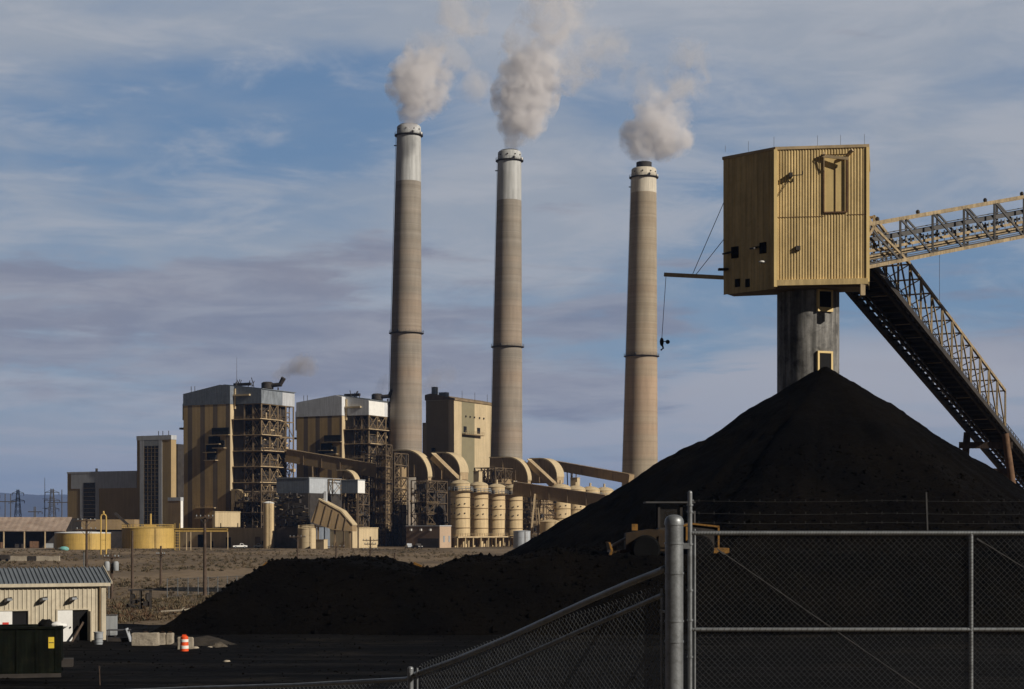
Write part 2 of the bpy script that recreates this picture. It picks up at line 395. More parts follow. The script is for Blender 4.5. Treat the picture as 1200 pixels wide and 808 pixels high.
# ---------------------------------------------------------------- ground, yard, mountains
def smooth(a, b, x):
    t = min(1, max(0, (x-a)/(b-a))); return t*t*(3-2*t)
def ground_z(x, y):
    z = 5.45*(1-smooth(10, 66, y))
    if y < 66: z -= 1.3*smooth(1.2, -2.5, x)*(1-smooth(16, 40, y))*smooth(8, 14, y)
    if y > 215: z += (noise.noise(Vector((x*.02, y*.012, 3.3))))*.5*smooth(215, 260, y)*(1-smooth(560, 620, y))
    return z
def axis_list(lo, hi, fine_lo, fine_hi, step, grow):
    a = [fine_lo+step*i for i in range(int((fine_hi-fine_lo)/step)+1)]
    s = step
    while a[-1] < hi: s *= grow; a.append(a[-1]+s)
    s = step
    while a[0] > lo: s *= grow; a.insert(0, a[0]-s)
    return a
def grid(xs, ys, fz, name, m, keep=None):
    nx = len(xs); vs = [(x, y, fz(x, y)) for y in ys for x in xs]; fs = []
    for j in range(len(ys)-1):
        for i in range(nx-1):
            q = (j*nx+i, j*nx+i+1, (j+1)*nx+i+1, (j+1)*nx+i)
            if keep is None or any(keep(vs[k]) for k in q): fs.append(q)
    used = sorted({k for f in fs for k in f}); idx = {k: i for i, k in enumerate(used)}
    me = D.meshes.new(name); me.from_pydata([vs[k] for k in used], [], [tuple(idx[k] for k in f) for f in fs])
    me.materials.append(m); me.shade_smooth()
    o = D.objects.new(name, me); COL.objects.link(o); return o
xs = axis_list(-24000, 24000, -130, 90, 3, 1.25); ys = axis_list(-400, 24000, -20, 620, 3, 1.22)
tag(grid(xs, ys, ground_z, 'ground', M['ground']), kind='structure')

# coal-dusted yard: an irregular sheet just over the ground
def yard_edge(x):
    e = 133+2.2*noise.noise(Vector((x*.12, 1.7, 0)))+1.2*noise.noise(Vector((x*.5, 4.7, 0)))
    return e if x < -22 else e+55*smooth(-22, -8, x)
def yard_z(x, y):                                # wheel ruts running across, and lumps of spilled coal
    q = y+2.5*noise.noise(Vector((x*.05, y*.08, 3)))
    return .02+.05*(1+noise.noise(Vector((x*.12, q*1.1, 1))))+.05*max(0, noise.noise(Vector((x*.8, y*.8, 2))))+.035*(1+noise.noise(Vector((x*.05, q*2.3, 7))))
yx = axis_list(-75, 95, -75, 95, .7, 1.2)
vs = []; fs = []; N = 150
for x in yx:
    e = yard_edge(x)
    for j in range(N+1):
        y = 66.5+(e-66.5)*j/N; vs.append((x, y, yard_z(x, y)))
for i in range(len(yx)-1):
    for j in range(N): fs.append((i*(N+1)+j, (i+1)*(N+1)+j, (i+1)*(N+1)+j+1, i*(N+1)+j+1))
me = D.meshes.new('yard'); me.from_pydata(vs, [], fs); me.materials.append(M['yard']); me.shade_smooth()
yo = D.objects.new('yard', me); COL.objects.link(yo); tag(yo, kind='structure')

# mountain range on the skyline
def mtn(x, y):
    t = x/15000.0
    env = .62+.38*smooth(.0, -.30, t)
    h = 520*env*(.70+.42*noise.fractal(Vector((x/5200+2.0, y/5200, 1.3)), 1.0, 2.1, 5))
    return max(-5, h*smooth(14000, 17500, y)*(1-smooth(19500, 22500, y)))
mx = [-12500+125*i for i in range(201)]; my = [13800+230*i for i in range(39)]
tag(grid(mx, my, mtn, 'mountains', M['rock']), kind='structure')

# ---------------------------------------------------------------- coal pile (cone under the stacking tube + dozed lower stockpile)
APX, APY, APZ = 30.5, 166.3, 23.5
FACETS = [(math.cos(R(a))*q, math.sin(R(a))*q) for a, q in ((207, 1), (155, 1), (95, 1), (328, 1), (20, 1), (60, 1), (268, .82))]
def coal_z(x, y):
    dx, dy = x-APX, y-APY; r = math.hypot(dx, dy)+1e-6; ca = dx/r; sa = dy/r
    k = .645+.085*ca
    k *= 1+.035*noise.noise(Vector((ca*3, sa*3, .5)))
    fc = max(.64*(dx*u+dy*v) for u, v in FACETS)*1.06
    rr_ = math.sqrt(r*r+.25)-.3
    cone = APZ-(.3*k*rr_+.7*max(fc, k*rr_*.5))
    cone += .35*noise.noise(Vector((x*.18, y*.18, 2)))*smooth(1.5, 7, r)
    top = 4.95+.45*noise.noise(Vector((x*.11, y*.06, 5)))+.22*noise.noise(Vector((x*.45, y*.4, 7)))
    top -= .75*math.exp(-((x+7.2)/2.6)**2); top += .35*math.exp(-((x+4.0)/1.4)**2); top += .55*smooth(-2, 6, x)
    b = 156.5+2*noise.noise(Vector((x*.1, 9, 1)))+smooth(0, 20, x)*40
    fr = 119.6+1.4*noise.noise(Vector((x*.09, 2, 1)))
    lf = -25.9+.8*noise.noise(Vector((y*.15, 2, 4)))
    pl = min(top, .64*(x-lf), .63*(y-fr), .63*(b-y))
    m = max(cone, pl); dd = abs(cone-pl)
    if dd < 1.5: m += (1.5-dd)**2*.08
    ang = math.atan2(dy, dx); m += .30*(noise.noise(Vector((ang*9, r*.05, 3)))+.6*noise.noise(Vector((ang*23, r*.08, 8))))*smooth(3, 14, r)
    m += .20*noise.noise(Vector((x*.55, y*.55, 3)))+.13*noise.noise(Vector((x*1.3, y*1.3, 5)))+.09*noise.noise(Vector((x*2.6, y*2.6, 6)))
    return m
st = .36
pxs = [-28+st*i for i in range(int(118/st))]; pys = [111+st*i for i in range(int(98/st))]
pile = grid(pxs, pys, coal_z, 'coal_pile', M['coal'], keep=lambda v: v[2] > -.05)
tag(pile, 'huge black coal heap rising to a cone round the concrete tube', 'coal pile')

# ---------------------------------------------------------------- chimneys
def chimney(label, pxt, pyt, pxb, pyb, Y, rt, rb_, bandpy, smat, bmat, midpy, liner, plat_r=1.0):
    H = ZZ(pyt, Y); zb = ZZ(pyb, Y); xt, xb = XX(pxt, Y), XX(pxb, Y)
    lean = (xt-xb)/(H-zb); x0 = xb-lean*zb
    t = thing('chimney', label, 'chimney', (x0, Y, 0), 0, 'tall chimneys of the power plant')
    R0 = rb_+(rb_-rt)/(H-zb)*zb
    rad = lambda z: R0+(rt-R0)*z/H
    zs = ZZ(bandpy, Y)
    MB().lathe([(rad(zs*k/24), zs*k/24-(.5 if k == 0 else 0)) for k in range(25)], 48, lean=lean).build('shaft', smat, t, smooth=40)
    MB().lathe([(rad(zs)+.004, zs+.01), (rad((zs+H)/2)+.004, (zs+H)/2), (rt+.004, H-.6), (rt-.5, H), (rt-1.2, H), (rt-1.2, H-3)], 48, lean=lean).build('painted_band', bmat, t, smooth=40)
    lz = 3.0 if liner else .5; lr = rt*.62 if liner else rt-1.25
    MB().lathe([(lr, H-4), (lr, H+lz), (lr-.3, H+lz), (lr-.3, H-3)], 36, lean=lean).build('flue_liner', M['dark'], t, smooth=40)
    for zc, nm in ((H-4.4, 'top_platform'), (ZZ(midpy, Y), 'gallery_platform')):
        r = rad(zc); mb = MB()
        mb.lathe([(r-.3, zc-.5), (r+plat_r, zc-.15), (r+plat_r, zc+.12), (r-.3, zc+.12)], 40, lean=lean)
        p = mb.build(nm, M['dark'], t, smooth=30)
        rl = MB(); n = 28
        ring = [Vector((lean*zc+(r+plat_r-.08)*math.cos(a), (r+plat_r-.08)*math.sin(a), zc)) for a in [2*math.pi*i/n for i in range(n)]]
        for i in range(n):
            a, b = ring[i], ring[(i+1) % n]
            rl.bar(a, a+Vector((0, 0, 1.2)), .07)
            for h in (.6, 1.2): rl.bar(a+Vector((0, 0, h)), b+Vector((0, 0, h)), .06)
        rl.build('railing', M['galgrey'], p)
    for a in (-70, -115, -20):
        zc = H-4.4 if a != -115 else ZZ(midpy, Y); r = rad(zc)
        MB().lathe([(.35, 0), (.5, .2), (.5, .9), (.25, 1.2)], 10, c=(lean*zc+(r+.6)*math.cos(R(a)), (r+.6)*math.sin(R(a)), zc+.15)).build('beacon', M['white'] if a == -20 else M['dark'], t, smooth=40)
    for zc in (H-2.0,):
        for a in (-140, -100, -62, -30):
            MB().tube(Vector((lean*zc, 0, zc))+Vector((math.cos(R(a)), math.sin(R(a)), 0))*(rt-.3), Vector((lean*zc, 0, zc))+Vector((math.cos(R(a)), math.sin(R(a)), 0))*(rt+.25), .35, n=10).build('vent_port', M['dark'], t)
    # ladder and cable run on the shaded flank
    mb = MB(); a = R(190)
    for s in (-.3, .3):
        mb.path([Vector((lean*z+(rad(z)+.35)*math.cos(a), (rad(z)+.35)*math.sin(a)+s, z)) for z in (2, H*.5, H-5)], .06, 4)
    mb.build('ladder', M['galgrey'], t)
    mb = MB(); c = Vector((lean*(H-9), 0, H-9)); mb.bar(c+Vector((-rt-1.2, -.5, 0)), c+Vector((-rt+.3, -.5, 0)), 1.0, .3); mb.build('bracket', M['dark'], t)
    return t, x0, lean, H
k1 = 775/F; k2 = 795/F; k3 = 831/F
chimney('tall banded concrete chimney with long white top, leftmost of three', 479.2, 148, 474.6, 527, 775, 14*k1, 20*k1, 214, M['shaft'], M['band'], 391, False)
chimney('tall concrete chimney with white top, standing between the two others', 597.2, 178, 593.5, 533, 795, 13.7*k2, 18.7*k2, 236, M['shaft'], M['band'], 407, False)
chimney('ochre concrete chimney with short cream top, rising behind the coal pile', 754.6, 198, 750, 558, 831, 14.6*k3, 20.8*k3, 227, M['shaft2'], M['band2'], 418, True)

# ---------------------------------------------------------------- plant buildings (all share the plant's own grid, turned by TH)
def bld(name, label, cat, pxC, Y, pxL, pxR, group=None):
    cx = XX(pxC, Y)
    wd = reach(cx, Y, -E1, pxL); dp = reach(cx, Y, E2, pxR)
    t = thing(name, label, cat, (cx, Y, 0), TH, group)
    return t, wd, dp, cx
def fx(cx, Y, px): return -reach(cx, Y, -E1, px)          # local x of a column px on the front plane
def sy(cx, Y, px): return reach(cx, Y, E2, px)            # local y of a column px on the right side
def rail(mb, pts, h=1.1, r=.05, mid=True):
    for a, b in zip(pts[:-1], pts[1:]):
        a = Vector(a); b = Vector(b); n = max(1, int((b-a).length/2))
        for i in range(n+1): p = a.lerp(b, i/n); mb.bar(p, p+Vector((0, 0, h)), r*1.4)
        for hh in ((h, h*.55) if mid else (h,)): mb.bar(a+Vector((0, 0, hh)), b+Vector((0, 0, hh)), r*1.3)
def frame(x0, x1, y0, y1, z0, z1, nx, ny, nz, tk, brace=.75, seed=1, inner=True):
    rnd = random.Random(seed); mb = MB()
    X = [x0+(x1-x0)*i/nx for i in range(nx+1)]; Yv = [y0+(y1-y0)*i/ny for i in range(ny+1)]; Z = [z0+(z1-z0)*i/nz for i in range(nz+1)]
    for i, x in enumerate(X):
        for j, y in enumerate(Yv):
            if inner or i in (0, nx) or j in (0, ny): mb.box(x-tk/2, x+tk/2, y-tk/2, y+tk/2, z0, z1)
    for z in Z[1:]:
        for y in Yv: mb.box(x0, x1, y-tk*.35, y+tk*.35, z-tk*.6, z+tk*.1)
        for x in X: mb.box(x-tk*.35, x+tk*.35, y0, y1, z-tk*.62, z+tk*.12)
    for k in range(nz):
        for i in range(nx):
            if rnd.random() < brace:
                a, b = (X[i], X[i+1]) if (i+k) % 2 else (X[i+1], X[i])
                mb.bar((a, y0, Z[k]), (b, y0, Z[k+1]), tk*.5)
                if rnd.random() < .5: mb.bar((b, y0, Z[k]), (a, y0, Z[k+1]), tk*.5)
        for j in range(ny):
            if rnd.random() < brace:
                a, b = (Yv[j], Yv[j+1]) if (j+k) % 2 else (Yv[j+1], Yv[j])
                mb.bar((x1, a, Z[k]), (x1, b, Z[k+1]), tk*.5)
                if rnd.random() < .5: mb.bar((x1, b, Z[k]), (x1, a, Z[k+1]), tk*.5)
    return mb
class clutter:
    """ducts, vessels and pipes of a boiler plant, each a part of its own"""
    def __init__(s, x0, x1, y0, y1, z0, z1, n, seed, smin=.5, smax=3.0):
        rnd = random.Random(seed); s.p = []
        for i in range(n):
            mb = MB(); x, y, z = rnd.uniform(x0, x1), rnd.uniform(y0, y1), rnd.uniform(z0, z1); a = rnd.uniform(smin, smax); q = rnd.random()
            if q < .35: mb.box(x-a*.7, x+a*.7, y-a*.5, y+a*.5, z-a*.5, z+a*.5); nm = 'duct_box'
            elif q < .65: mb.tube((x-a*1.5, y, z), (x+a*1.5, y, z+rnd.uniform(-.6, .6)*a), .12+a*.12, n=8); nm = 'pipe'
            elif q < .85: mb.tube((x, y, z-a*1.4), (x, y, z+a*1.4), .12+a*.16, n=8); nm = 'standpipe'
            else: mb.tube((x, y-a, z), (x, y+a, z), .15+a*.2, n=8); nm = 'pipe'
            s.p.append((nm, mb))
    def build(s, name, mat, parent):
        for nm, mb in s.p: mb.build(nm if name != 'stored_parts' else 'stored_part', mat, parent)

def boiler_house(label, Y, pxL, pxC, pxS, pxK, pxR, pyL, pyRidge, pxRidge, pyC, pyK, pyBand, topm, seed, stripe_mat, detail=True):
    """front clad bay (pxL..pxC, sun side to pxS); open steel block behind, its corner at pxK, its sun side to pxR"""
    t, wd, dp, cx = bld('boiler_house', label, 'boiler house', pxC, Y, pxL, pxS, 'boiler houses of the power plant')
    zl, zr, zc = ZZ(pyL, Y+wd*.46), ZZ(pyRidge, Y), ZZ(pyC, Y); xr = fx(cx, Y, pxRidge); zb = ZZ(pyBand, Y)
    MB().box(-wd, 0, 0, dp, -.5, zb).build('front_wall', stripe_mat, t)
    MB().box(.003, .03, .3, dp, 2, zb-.2).build('side_trim', M['tan_pale'], t)
    MB().yprism([(-wd-.12, zb), (-wd-.12, zl), (xr, zr), (.1, zc), (.1, zb)], -.12, dp).build('upper_cladding', topm, t)
    # rear block
    yk = dp
    # local x of the rear block's right corner, on the plane y=yk
    c2 = Vector((cx, Y))+E2*yk; xk = reach(c2.x, c2.y, E1, pxK); k2_ = c2+E1*xk; dk = reach(k2_.x, k2_.y, E2, pxR)
    zk = ZZ(pyK, k2_.y)
    MB().yprism([(-wd-.1, zb), (-wd-.1, zl-.05), (xr, zr-.05), (xk, zk), (xk, zb)], yk+.05, yk+dk).build('rear_cladding', topm, t)
    ry = MB(); 
    ry.yprism([(-wd-.5, zl), (-wd-.5, zl+.35), (xr, zr+.35), (xk+.4, zk+.3), (xk+.4, zk-.05), (xr, zr)], yk+.3, yk+dk+.5); ry.build('roof', M['roofmetal'], t)
    if topm == M['greyband']:
        for (a, b, mm) in ((0.0, .6, M['streaky']), (.62, 1.0, M['whiteband'])):
            MB().box(xk+.003, xk+.12, yk+.1+dk*a, yk+dk*b, zb, zk-.4).build('light_side_panel', mm, t)
    else:
        MB().box(xk+.003, xk+.12, yk+.1, yk+dk*.45, zb, zk-.4).build('light_side_panel', M['white'], t)
    MB().box(-wd+1, xk*.35, yk+.1, yk+dk*.96, -.5, zb).build('boiler_casing', M['dark'], t)
    MB().box(xk*.35, xk-2.2, yk+3, yk+dk-2.5, 6, zb).build('furnace_casing', M['dark'], t)
    nz = 9
    frame(.9, xk-.3, yk+.5, yk+dk-.3, -.5, zb, 3, 4, nz, .48, .8, seed).build('steel_frame', M['steelb'], t); frame(2.2, xk-1.6, yk+2.2, yk+dk-1.5, -.5, zb, 3, 3, 14, .34, .9, seed+7).build('inner_frame', M['steeld'], t)
    rnd = random.Random(seed)
    for k in range(1, nz):
        z = zb*k/nz
        if rnd.random() < .85:
            pf = MB(); pf.box(-rnd.choice((0, 4, 8)), xk+rnd.uniform(.3, 1.6), yk-rnd.uniform(.6, 1.8), yk+rnd.uniform(1, 3), z, z+.28)
            pf.box(xk-1.5, xk+rnd.uniform(.6, 1.6), yk, yk+dk*rnd.uniform(.5, 1.0), z+.02, z+.33)
            p = pf.build('walkway', M['steeltan'], t)
            rl = MB(); rail(rl, [(0, yk-.6, z+.3), (xk+.4, yk-.6, z+.3), (xk+.4, yk+dk*.6, z+.3)]); rl.build('handrail', M['steelb'], p)
    clutter(1, xk-.5, yk+.2, yk+3.0, 8, zb-2, 46, seed+3, .5, 1.7).build('equipment', M['dark'], t)
    clutter(xk-1.8, xk+.2, yk+2, yk+dk-1, 8, zb-2, 40, seed+4, .4, 1.4).build('pipework', M['steeltan'], t)
    # balconies and louvres on the clad front
    for (u0, u1, zf) in ((.62, 1.0, .69), (.55, .80, .635), (.50, .72, .585), (.52, .72, .535), (.70, .9, .61)):
        x0, x1 = -wd+wd*u0, -wd+wd*u1; z = zr*zf
        lv = MB(); lv.box(x0+.2, x1-.2, -.6, 0.02, z, z+2.9); L = lv.build('louvre', M['black'], t)
        pf = MB(); pf.box(x0-.6, x1+.6, -1.9, -.003, z-.35, z-.1); p = pf.build('balcony', M['steeltan'], t)
        rl = MB(); rail(rl, [(x0, -1.25, z-.1), (x1, -1.25, z-.1)]); rl.build('handrail', M['dark'], p)
    for zf in (.235, .17):
        pf = MB(); pf.box(-wd*.72, -wd*.30, -1.2, -.003, zr*zf, zr*zf+.3); p = pf.build('balcony', M['steeltan'], t)
        rl = MB(); rail(rl, [(-wd*.72, -1.15, zr*zf+.3), (-wd*.30, -1.15, zr*zf+.3)]); rl.build('handrail', M['dark'], p)
    # left flank gallery, roof gear
    MB().box(-wd-1.3, -wd-.003, 1.0, 4, zb-6, zl-4).build('side_casing', topm, t)
    MB().box(-wd-2.6, -wd-.003, .5, 3, zb-10, zb-9.2).build('side_platform', M['dark'], t)
    fanb = MB(); fanb.lathe([(2.6, 0), (2.6, 2.4), (1.8, 2.9)], 16, c=(xk*.55, yk+dk*.55, zk+1.2)); fanb.tube((xk*.55+2, yk+dk*.55, zk+2.6), (xk*.55+6.5, yk+dk*.55+1, zk+2.9), .9, n=10)
    fanb.tube((xk*.55+5.8, yk+dk*.55+1, zk+2.9), (xk*.55+7.6, yk+dk*.55+1, zk+5.6), .9, 1.1, n=10)
    for sx in (-2.4, 2.0, 5.5): fanb.box(xk*.55+sx-.15, xk*.55+sx+.15, yk+dk*.55-.3, yk+dk*.55+.3, zk-1, zk+1.6)
    fanb.build('roof_fan', M['dark'], t, smooth=40)
    vs_ = MB(); 
    for i in range(9):
        a = rnd.uniform(-2, xk*.5); vs_.tube((a, yk+rnd.uniform(2, 6), zr-1.5), (a, yk+rnd.uniform(2, 6), zr+rnd.uniform(.8, 3.2)), .18, n=6)
    vs_.box(-2.5, xk*.45, yk+3, yk+4, zr-.3, zr+.9); vs_.build('roof_vents', M['dark'], t)
    for x in (-wd*.88, -wd*.8): MB().tube((x, 1.5, zl), (x, 1.5, zl+3.2), .14, n=6).build('vent_pipe', M['dark'], t)
    if detail: MB().tube((.4, dp+1.5, zc-1), (.4, dp+1.5, ZZ(418, Y)), .13, .05, n=6).build('lightning_mast', M['galgrey'], t)
    # small lit jib on the front corner
    j = MB(); j.box(.1, 1.0, dp-.3, dp+.5, zb-2, zc-1.0); j.box(.1, 8.5, dp-1.0, dp+.2, zb+3.3, zb+4.0); j.build('jib', M['tan_pale'], t)
    # corner stair tower below, gas duct
    dd = MB(); dd.yprism([(1.0, zb*.10), (1.0, zb*.40), (3.2, zb*.40)]+[(3.2+5.2*math.sin(R(a)), zb*.40-5.2+5.2*math.cos(R(a))) for a in range(15, 91, 15)]+[(8.4, zb*.27), (5.2, zb*.24), (5.2, zb*.10)], yk-3.2, yk+1.5)
    dd.build('flue_duct', M['tan_plain'], t, smooth=30)
    return t
s1 = mat('striped_tan_siding', (.46, .33, .165), .75, .12, .12, streak=.16, stripes=(-2.2, 6.6, .36, (.185, .145, .105)))
s2 = mat('striped_orange_tan_siding', (.48, .33, .15), .75, .12, .12, streak=.16, stripes=(-1.2, 6.4, .36, (.19, .14, .095)))
boiler_house('boiler house with slate blue top and a lattice of open steel', 712, 215, 269.5, 274, 306, 345, 462, 450.5, 258, 452.5, 456, 473.5, M['greyband'], 11, s1)
boiler_house('boiler house with pale grey top, partly hidden behind the leftmost chimney', 760, 347.5, 400.5, 404.5, 432, 472, 472, 463, 393, 465, 469, 487, M['whiteband2'], 23, s2, detail=False)

# third boiler house between the two chimneys
Y = 815; t, wd, dp, cx = bld('boiler_house', 'plain beige boiler house standing between the two white topped chimneys', 'boiler house', 527, Y, 499, 586, 'boiler houses of the power plant')
zt = ZZ(467, Y); zt2 = ZZ(462, Y)
MB().box(-wd, 0, 0, dp, -.5, zt-.6).build('wall', M['tan_pale'], t)
MB().yprism([(-wd-.4, zt-.6), (-wd-.4, zt2), (-wd*.8, zt2+.6), (.5, zt+.3), (.5, zt-.6)], -.3, dp+.3).build('roof', M['steelb'], t)
MB().box(.003, .06, sy(cx, Y, 541), sy(cx, Y, 556), .5, zt-.8).build('wall_panel', mat('olive_grey_panel', (.21, .185, .115), .7, .08, .2), t)
MB().box(-wd+.5, -.8, -.08, -.003, 1, zt-.9).build('front_cladding', mat('brown_front_siding', (.30, .225, .12), .75, .1, .2), t)
MB().box(-wd-3, -wd-.01, 2, 8, -.5, zt*.84).build('side_shaft', M['tan_pale'], t)
for zf, xo in ((.63, -.6), (.40, -.55)): MB().box(-wd*.75, -wd*.6, -.3, -.085, zt*zf, zt*zf+2.2).build('louvre', M['black'], t)
pf = MB(); pf.box(.05, 2.2, sy(cx, Y, 541), sy(cx, Y, 563), ZZ(508, Y), ZZ(507, Y)); p = pf.build('balcony', M['steelb'], t)
rl = MB(); rail(rl, [(2.1, sy(cx, Y, 541), ZZ(507, Y)), (2.1, sy(cx, Y, 563), ZZ(507, Y))], 1.4, .07); rl.build('handrail', M['steelb'], p)
for pp in (559, 543): MB().box(.05, .2, sy(cx, Y, pp), sy(cx, Y, pp)+3, ZZ(505, Y), ZZ(498, Y)).build('door', M['black'], t)
for pp in (545, 550, 555, 561, 566): MB().box(.05, .5, sy(cx, Y, pp), sy(cx, Y, pp)+.8, ZZ(487, Y), ZZ(485, Y)).build('wall_lamp', M['dark'], t)
for i, (pp, h) in enumerate(((505, 6), (510, 3.2))): MB().box(-wd+2+i*4, -wd+4+i*6, 2, 5, zt-1, zt+h).build('roof_unit', M['grey'], t)
for yy in (.25, .5, .75): MB().tube((-.4, dp*yy, zt-.5), (-.4, dp*yy, zt+4.5), .1, n=6).build('vent_pipe', M['dark'], t)

# turbine halls on the left
Y = 690; t, wd, dp, cx = bld('stair_tower', 'tan office tower with tall dark window strip and pale grey frame', 'building', 200.5, Y, 160.5, 206.5)
zt = ZZ(510, Y); X = lambda p: fx(cx, Y, p)
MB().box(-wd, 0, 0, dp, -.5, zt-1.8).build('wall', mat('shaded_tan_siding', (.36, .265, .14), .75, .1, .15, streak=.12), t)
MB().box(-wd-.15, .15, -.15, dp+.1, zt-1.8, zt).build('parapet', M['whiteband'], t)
for a, b in ((164, 168.6), (186, 190)): MB().box(X(a), X(b), -.12, -.003, 0, zt-1.81).build('pilaster', M['whiteband'], t)
wn = MB().box(X(168.7), X(185.9), -.05, -.003, 2, zt-4.2).build('window', M['glass'], t)
mb = MB()
for k in range(24): mb.box(X(168.7), X(185.9), -.10, -.052, 3+k*1.6, 3.18+k*1.6)
for i in range(5): x = X(169+i*4.2); mb.box(x-.06, x+.06, -.11, -.055, 2, zt-4.3)
mb.build('mullions', M['steelb'], wn)
MB().box(X(168.7), X(185.9), -.10, -.003, zt-4.2, zt-1.81).build('spandrel', M['grey'], t)
MB().box(-1.2, .6, dp+.12, dp+4.2, -.5, zt-3.5).build('shade_block', M['dark'], t)  # dark block stands in for the shade beside the tower
for x in (-2, -5, -7.2): MB().tube((x, 1, zt), (x, 1, zt+1.8), .16, n=6).build('vent_pipe', M['dark'], t)
Y = 676; t2, wd, dp, cx2 = bld('annex', 'low annex with a pale roof edge and one sunlit corner beside tower', 'building', 211.5, Y, 197, 214.5)
zt = ZZ(583, Y); MB().box(-wd, 0, 0, dp, -.5, zt-1.4).build('wall', M['gallery'], t2); MB().box(-wd-.1, .1, -.1, dp+.1, zt-1.4, zt).build('parapet', M['whiteband'], t2)
MB().box(.003, .1, .05, dp-.1, 0, zt-1.41).build('corner_panel', M['white'], t2)
Y = 700; t, wd, dp, cx = bld('turbine_hall', 'long low tan hall with pale grey band and one dark window strip', 'building', 163, Y, 79, 170)
X = lambda p: fx(cx, Y, p); zt = ZZ(553, Y)
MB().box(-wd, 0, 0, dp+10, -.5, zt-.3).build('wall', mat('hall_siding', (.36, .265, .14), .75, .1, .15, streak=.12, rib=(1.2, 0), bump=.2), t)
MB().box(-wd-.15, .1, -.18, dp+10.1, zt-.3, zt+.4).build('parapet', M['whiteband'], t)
zb = ZZ(572, Y)
MB().box(X(83.5), -1.2, -.12, -.003, zb, zt-.31).build('upper_cladding', M['whiteband'], t)
for a, b in ((94, 98), (112, 116)): MB().box(X(a), X(b), -.12, -.003, 0, zb-.01).build('pilaster', M['whiteband'], t)
wn = MB().box(X(98.2), X(111.8), -.17, -.003, 1, ZZ(565, Y)).build('window', M['glass'], t)
mb = MB()
for k in range(14): mb.box(X(98.2), X(111.8), -.22, -.172, 2+k*1.7, 2.15+k*1.7)
mb.build('mullions', M['steelb'], wn)
MB().box(X(108), X(109), 2, 3, zt, zt+1.8).build('roof_vent', M['dark'], t)

# low buildings along the foot of the plant
def low(label, pxC, Y, pxL, pxR, pyt, m, cap=None, name='low_building'):
    t, wd, dp, cx = bld(name, label, 'low building', pxC, Y, pxL, pxR)
    zt = ZZ(pyt, Y); MB().box(-wd, 0, 0, dp, -.5, zt).build('wall', m, t)
    MB().box(-wd-.15, .15, -.15, dp+.15, zt, zt+.35).build('roof_edge', cap or m, t)
    return t, wd, dp, cx, zt
t, wd, dp, cx, zt = low('long tan low building behind the pale round silo', 320, 652, 207, 334, 620, M['tan_pale'])
for px, wv, h in ((232, 3.2, 5), (265, 2.2, 4), (299, 2.4, 4.2), (307, 1.3, 2.6), (247, 1.2, 2.5), (222, .9, 2.4)):
    x = fx(cx, 652, px); MB().box(x, x+wv, -.12, -.003, 0, h).build('door', M['black'] if wv != 2.4 else M['steelb'], t)
for px in (255, 275, 290): x = fx(cx, 652, px); MB().tube((x, 2, zt), (x, 2, zt+2.2), .2, n=6).build('vent_pipe', M['galgrey'], t)
low('square tan block with sunlit face above the long low building', 252, 668, 249, 281.5, 600.5, M['tan_pale'])
t, wd, dp, cx, zt = low('tan low building with a bright blank end wall beside the chimney base', 413, 648, 335, 443, 619.5, M['tan_pale'])
for px in (372, 392, 402): x = fx(cx, 648, px); MB().box(x, x+1.1, -.1, -.003, 0, 2.4).build('door', M['steelb'], t)
MB().lathe([(3.5, 0), (3.2, .9), (1.5, 1.5), (.3, 1.7)], 24, c=(-8, 8, zt+.35)).build('roof_dome', M['whiteband'], t, smooth=40)
t, wd, dp, cx, zt = low('brown block with three lamps and pink end wall beside the silo row', 515, 650, 476, 528.5, 617, mat('brown_siding', (.16, .115, .085), .75, .12, .3), M['whiteband'])
MB().box(.003, .1, .1, dp-.1, 0, zt-.1).build('end_wall', mat('pink_tan_siding', (.42, .31, .22), .7, .1, .3), t)
MB().box(-wd*.65, -wd*.02, -.06, -.003, 0, 3.6).build('roller_door', M['dark'], t)
for u in (.85, .55, .27): MB().box(-wd*u-.4, -wd*u+.4, -.5, -.003, 6.5, 7.3).build('wall_lamp', M['white'], t)
for u in (.3, .75): MB().box(.1, .2, dp*u, dp*u+1.2, 2.2, 4.6).build('window', M['grey'], t)
# slate-blue conveyor house and the ribbed bunker below it
t, wd, dp, cx, zt = low('slate blue transfer house with one white end in front of boiler house', 362, 640, 324, 400, 560.5, M['greyband'], M['grey'], 'transfer_house')
zb = ZZ(578, 640)
MB().box(.003, .2, .1, dp-.1, zb, zt-.1).build('white_panel', M['paleblue'], t)
MB().box(.003, .3, .1, dp-.1, 8, zb-.01).build('lower_siding', M['dark'], t)
MB().box(-wd-.1, .1, -.25, -.003, 0, zb).build('lower_front', mat('grey_brown_plant', (.10, .085, .07), .8, .3, .4), t)
frame(.8, 2.6, dp*.55, dp*.95, zb-1, zt, 1, 1, 1, .35, 1, 4).build('steel_frame', M['steelb'], t)
clutter(-wd, 0, -2.6, -.5, 8, zb, 60, 31, .4, 1.4).build('equipment', M['dark'], t)
clutter(-wd, 0, -2.6, -.8, 8, zb, 18, 33, .3, .8).build('pipework', M['steeltan'], t)
t, wd, dp, cx = bld('transfer_house', 'small navy house on legs with a white end beside the slate blue one', 'low building', 419, 640, 400, 427.5)
zt = ZZ(563, 640); MB().box(-wd, 0, 0, dp, zb, zt).build('wall', M['greyband'], t); MB().box(.003, .1, .1, dp-.1, zb, zt-.1).build('white_panel', M['white'], t); MB().box(-wd-.1, .2, -.1, dp+.1, zt, zt+.3).build('roof', M['grey'], t)
for x in (-wd+.3, -.5): MB().box(x-.2, x+.2, 1, 1.4, -.5, zb).build('leg', M['steeld'], t)
Y = 628; t = thing('coal_bunker', 'slanting tan coal bunker with dark ribs below the slate blue house', 'bunker', (XX(364, Y), Y, 0), R(-8))
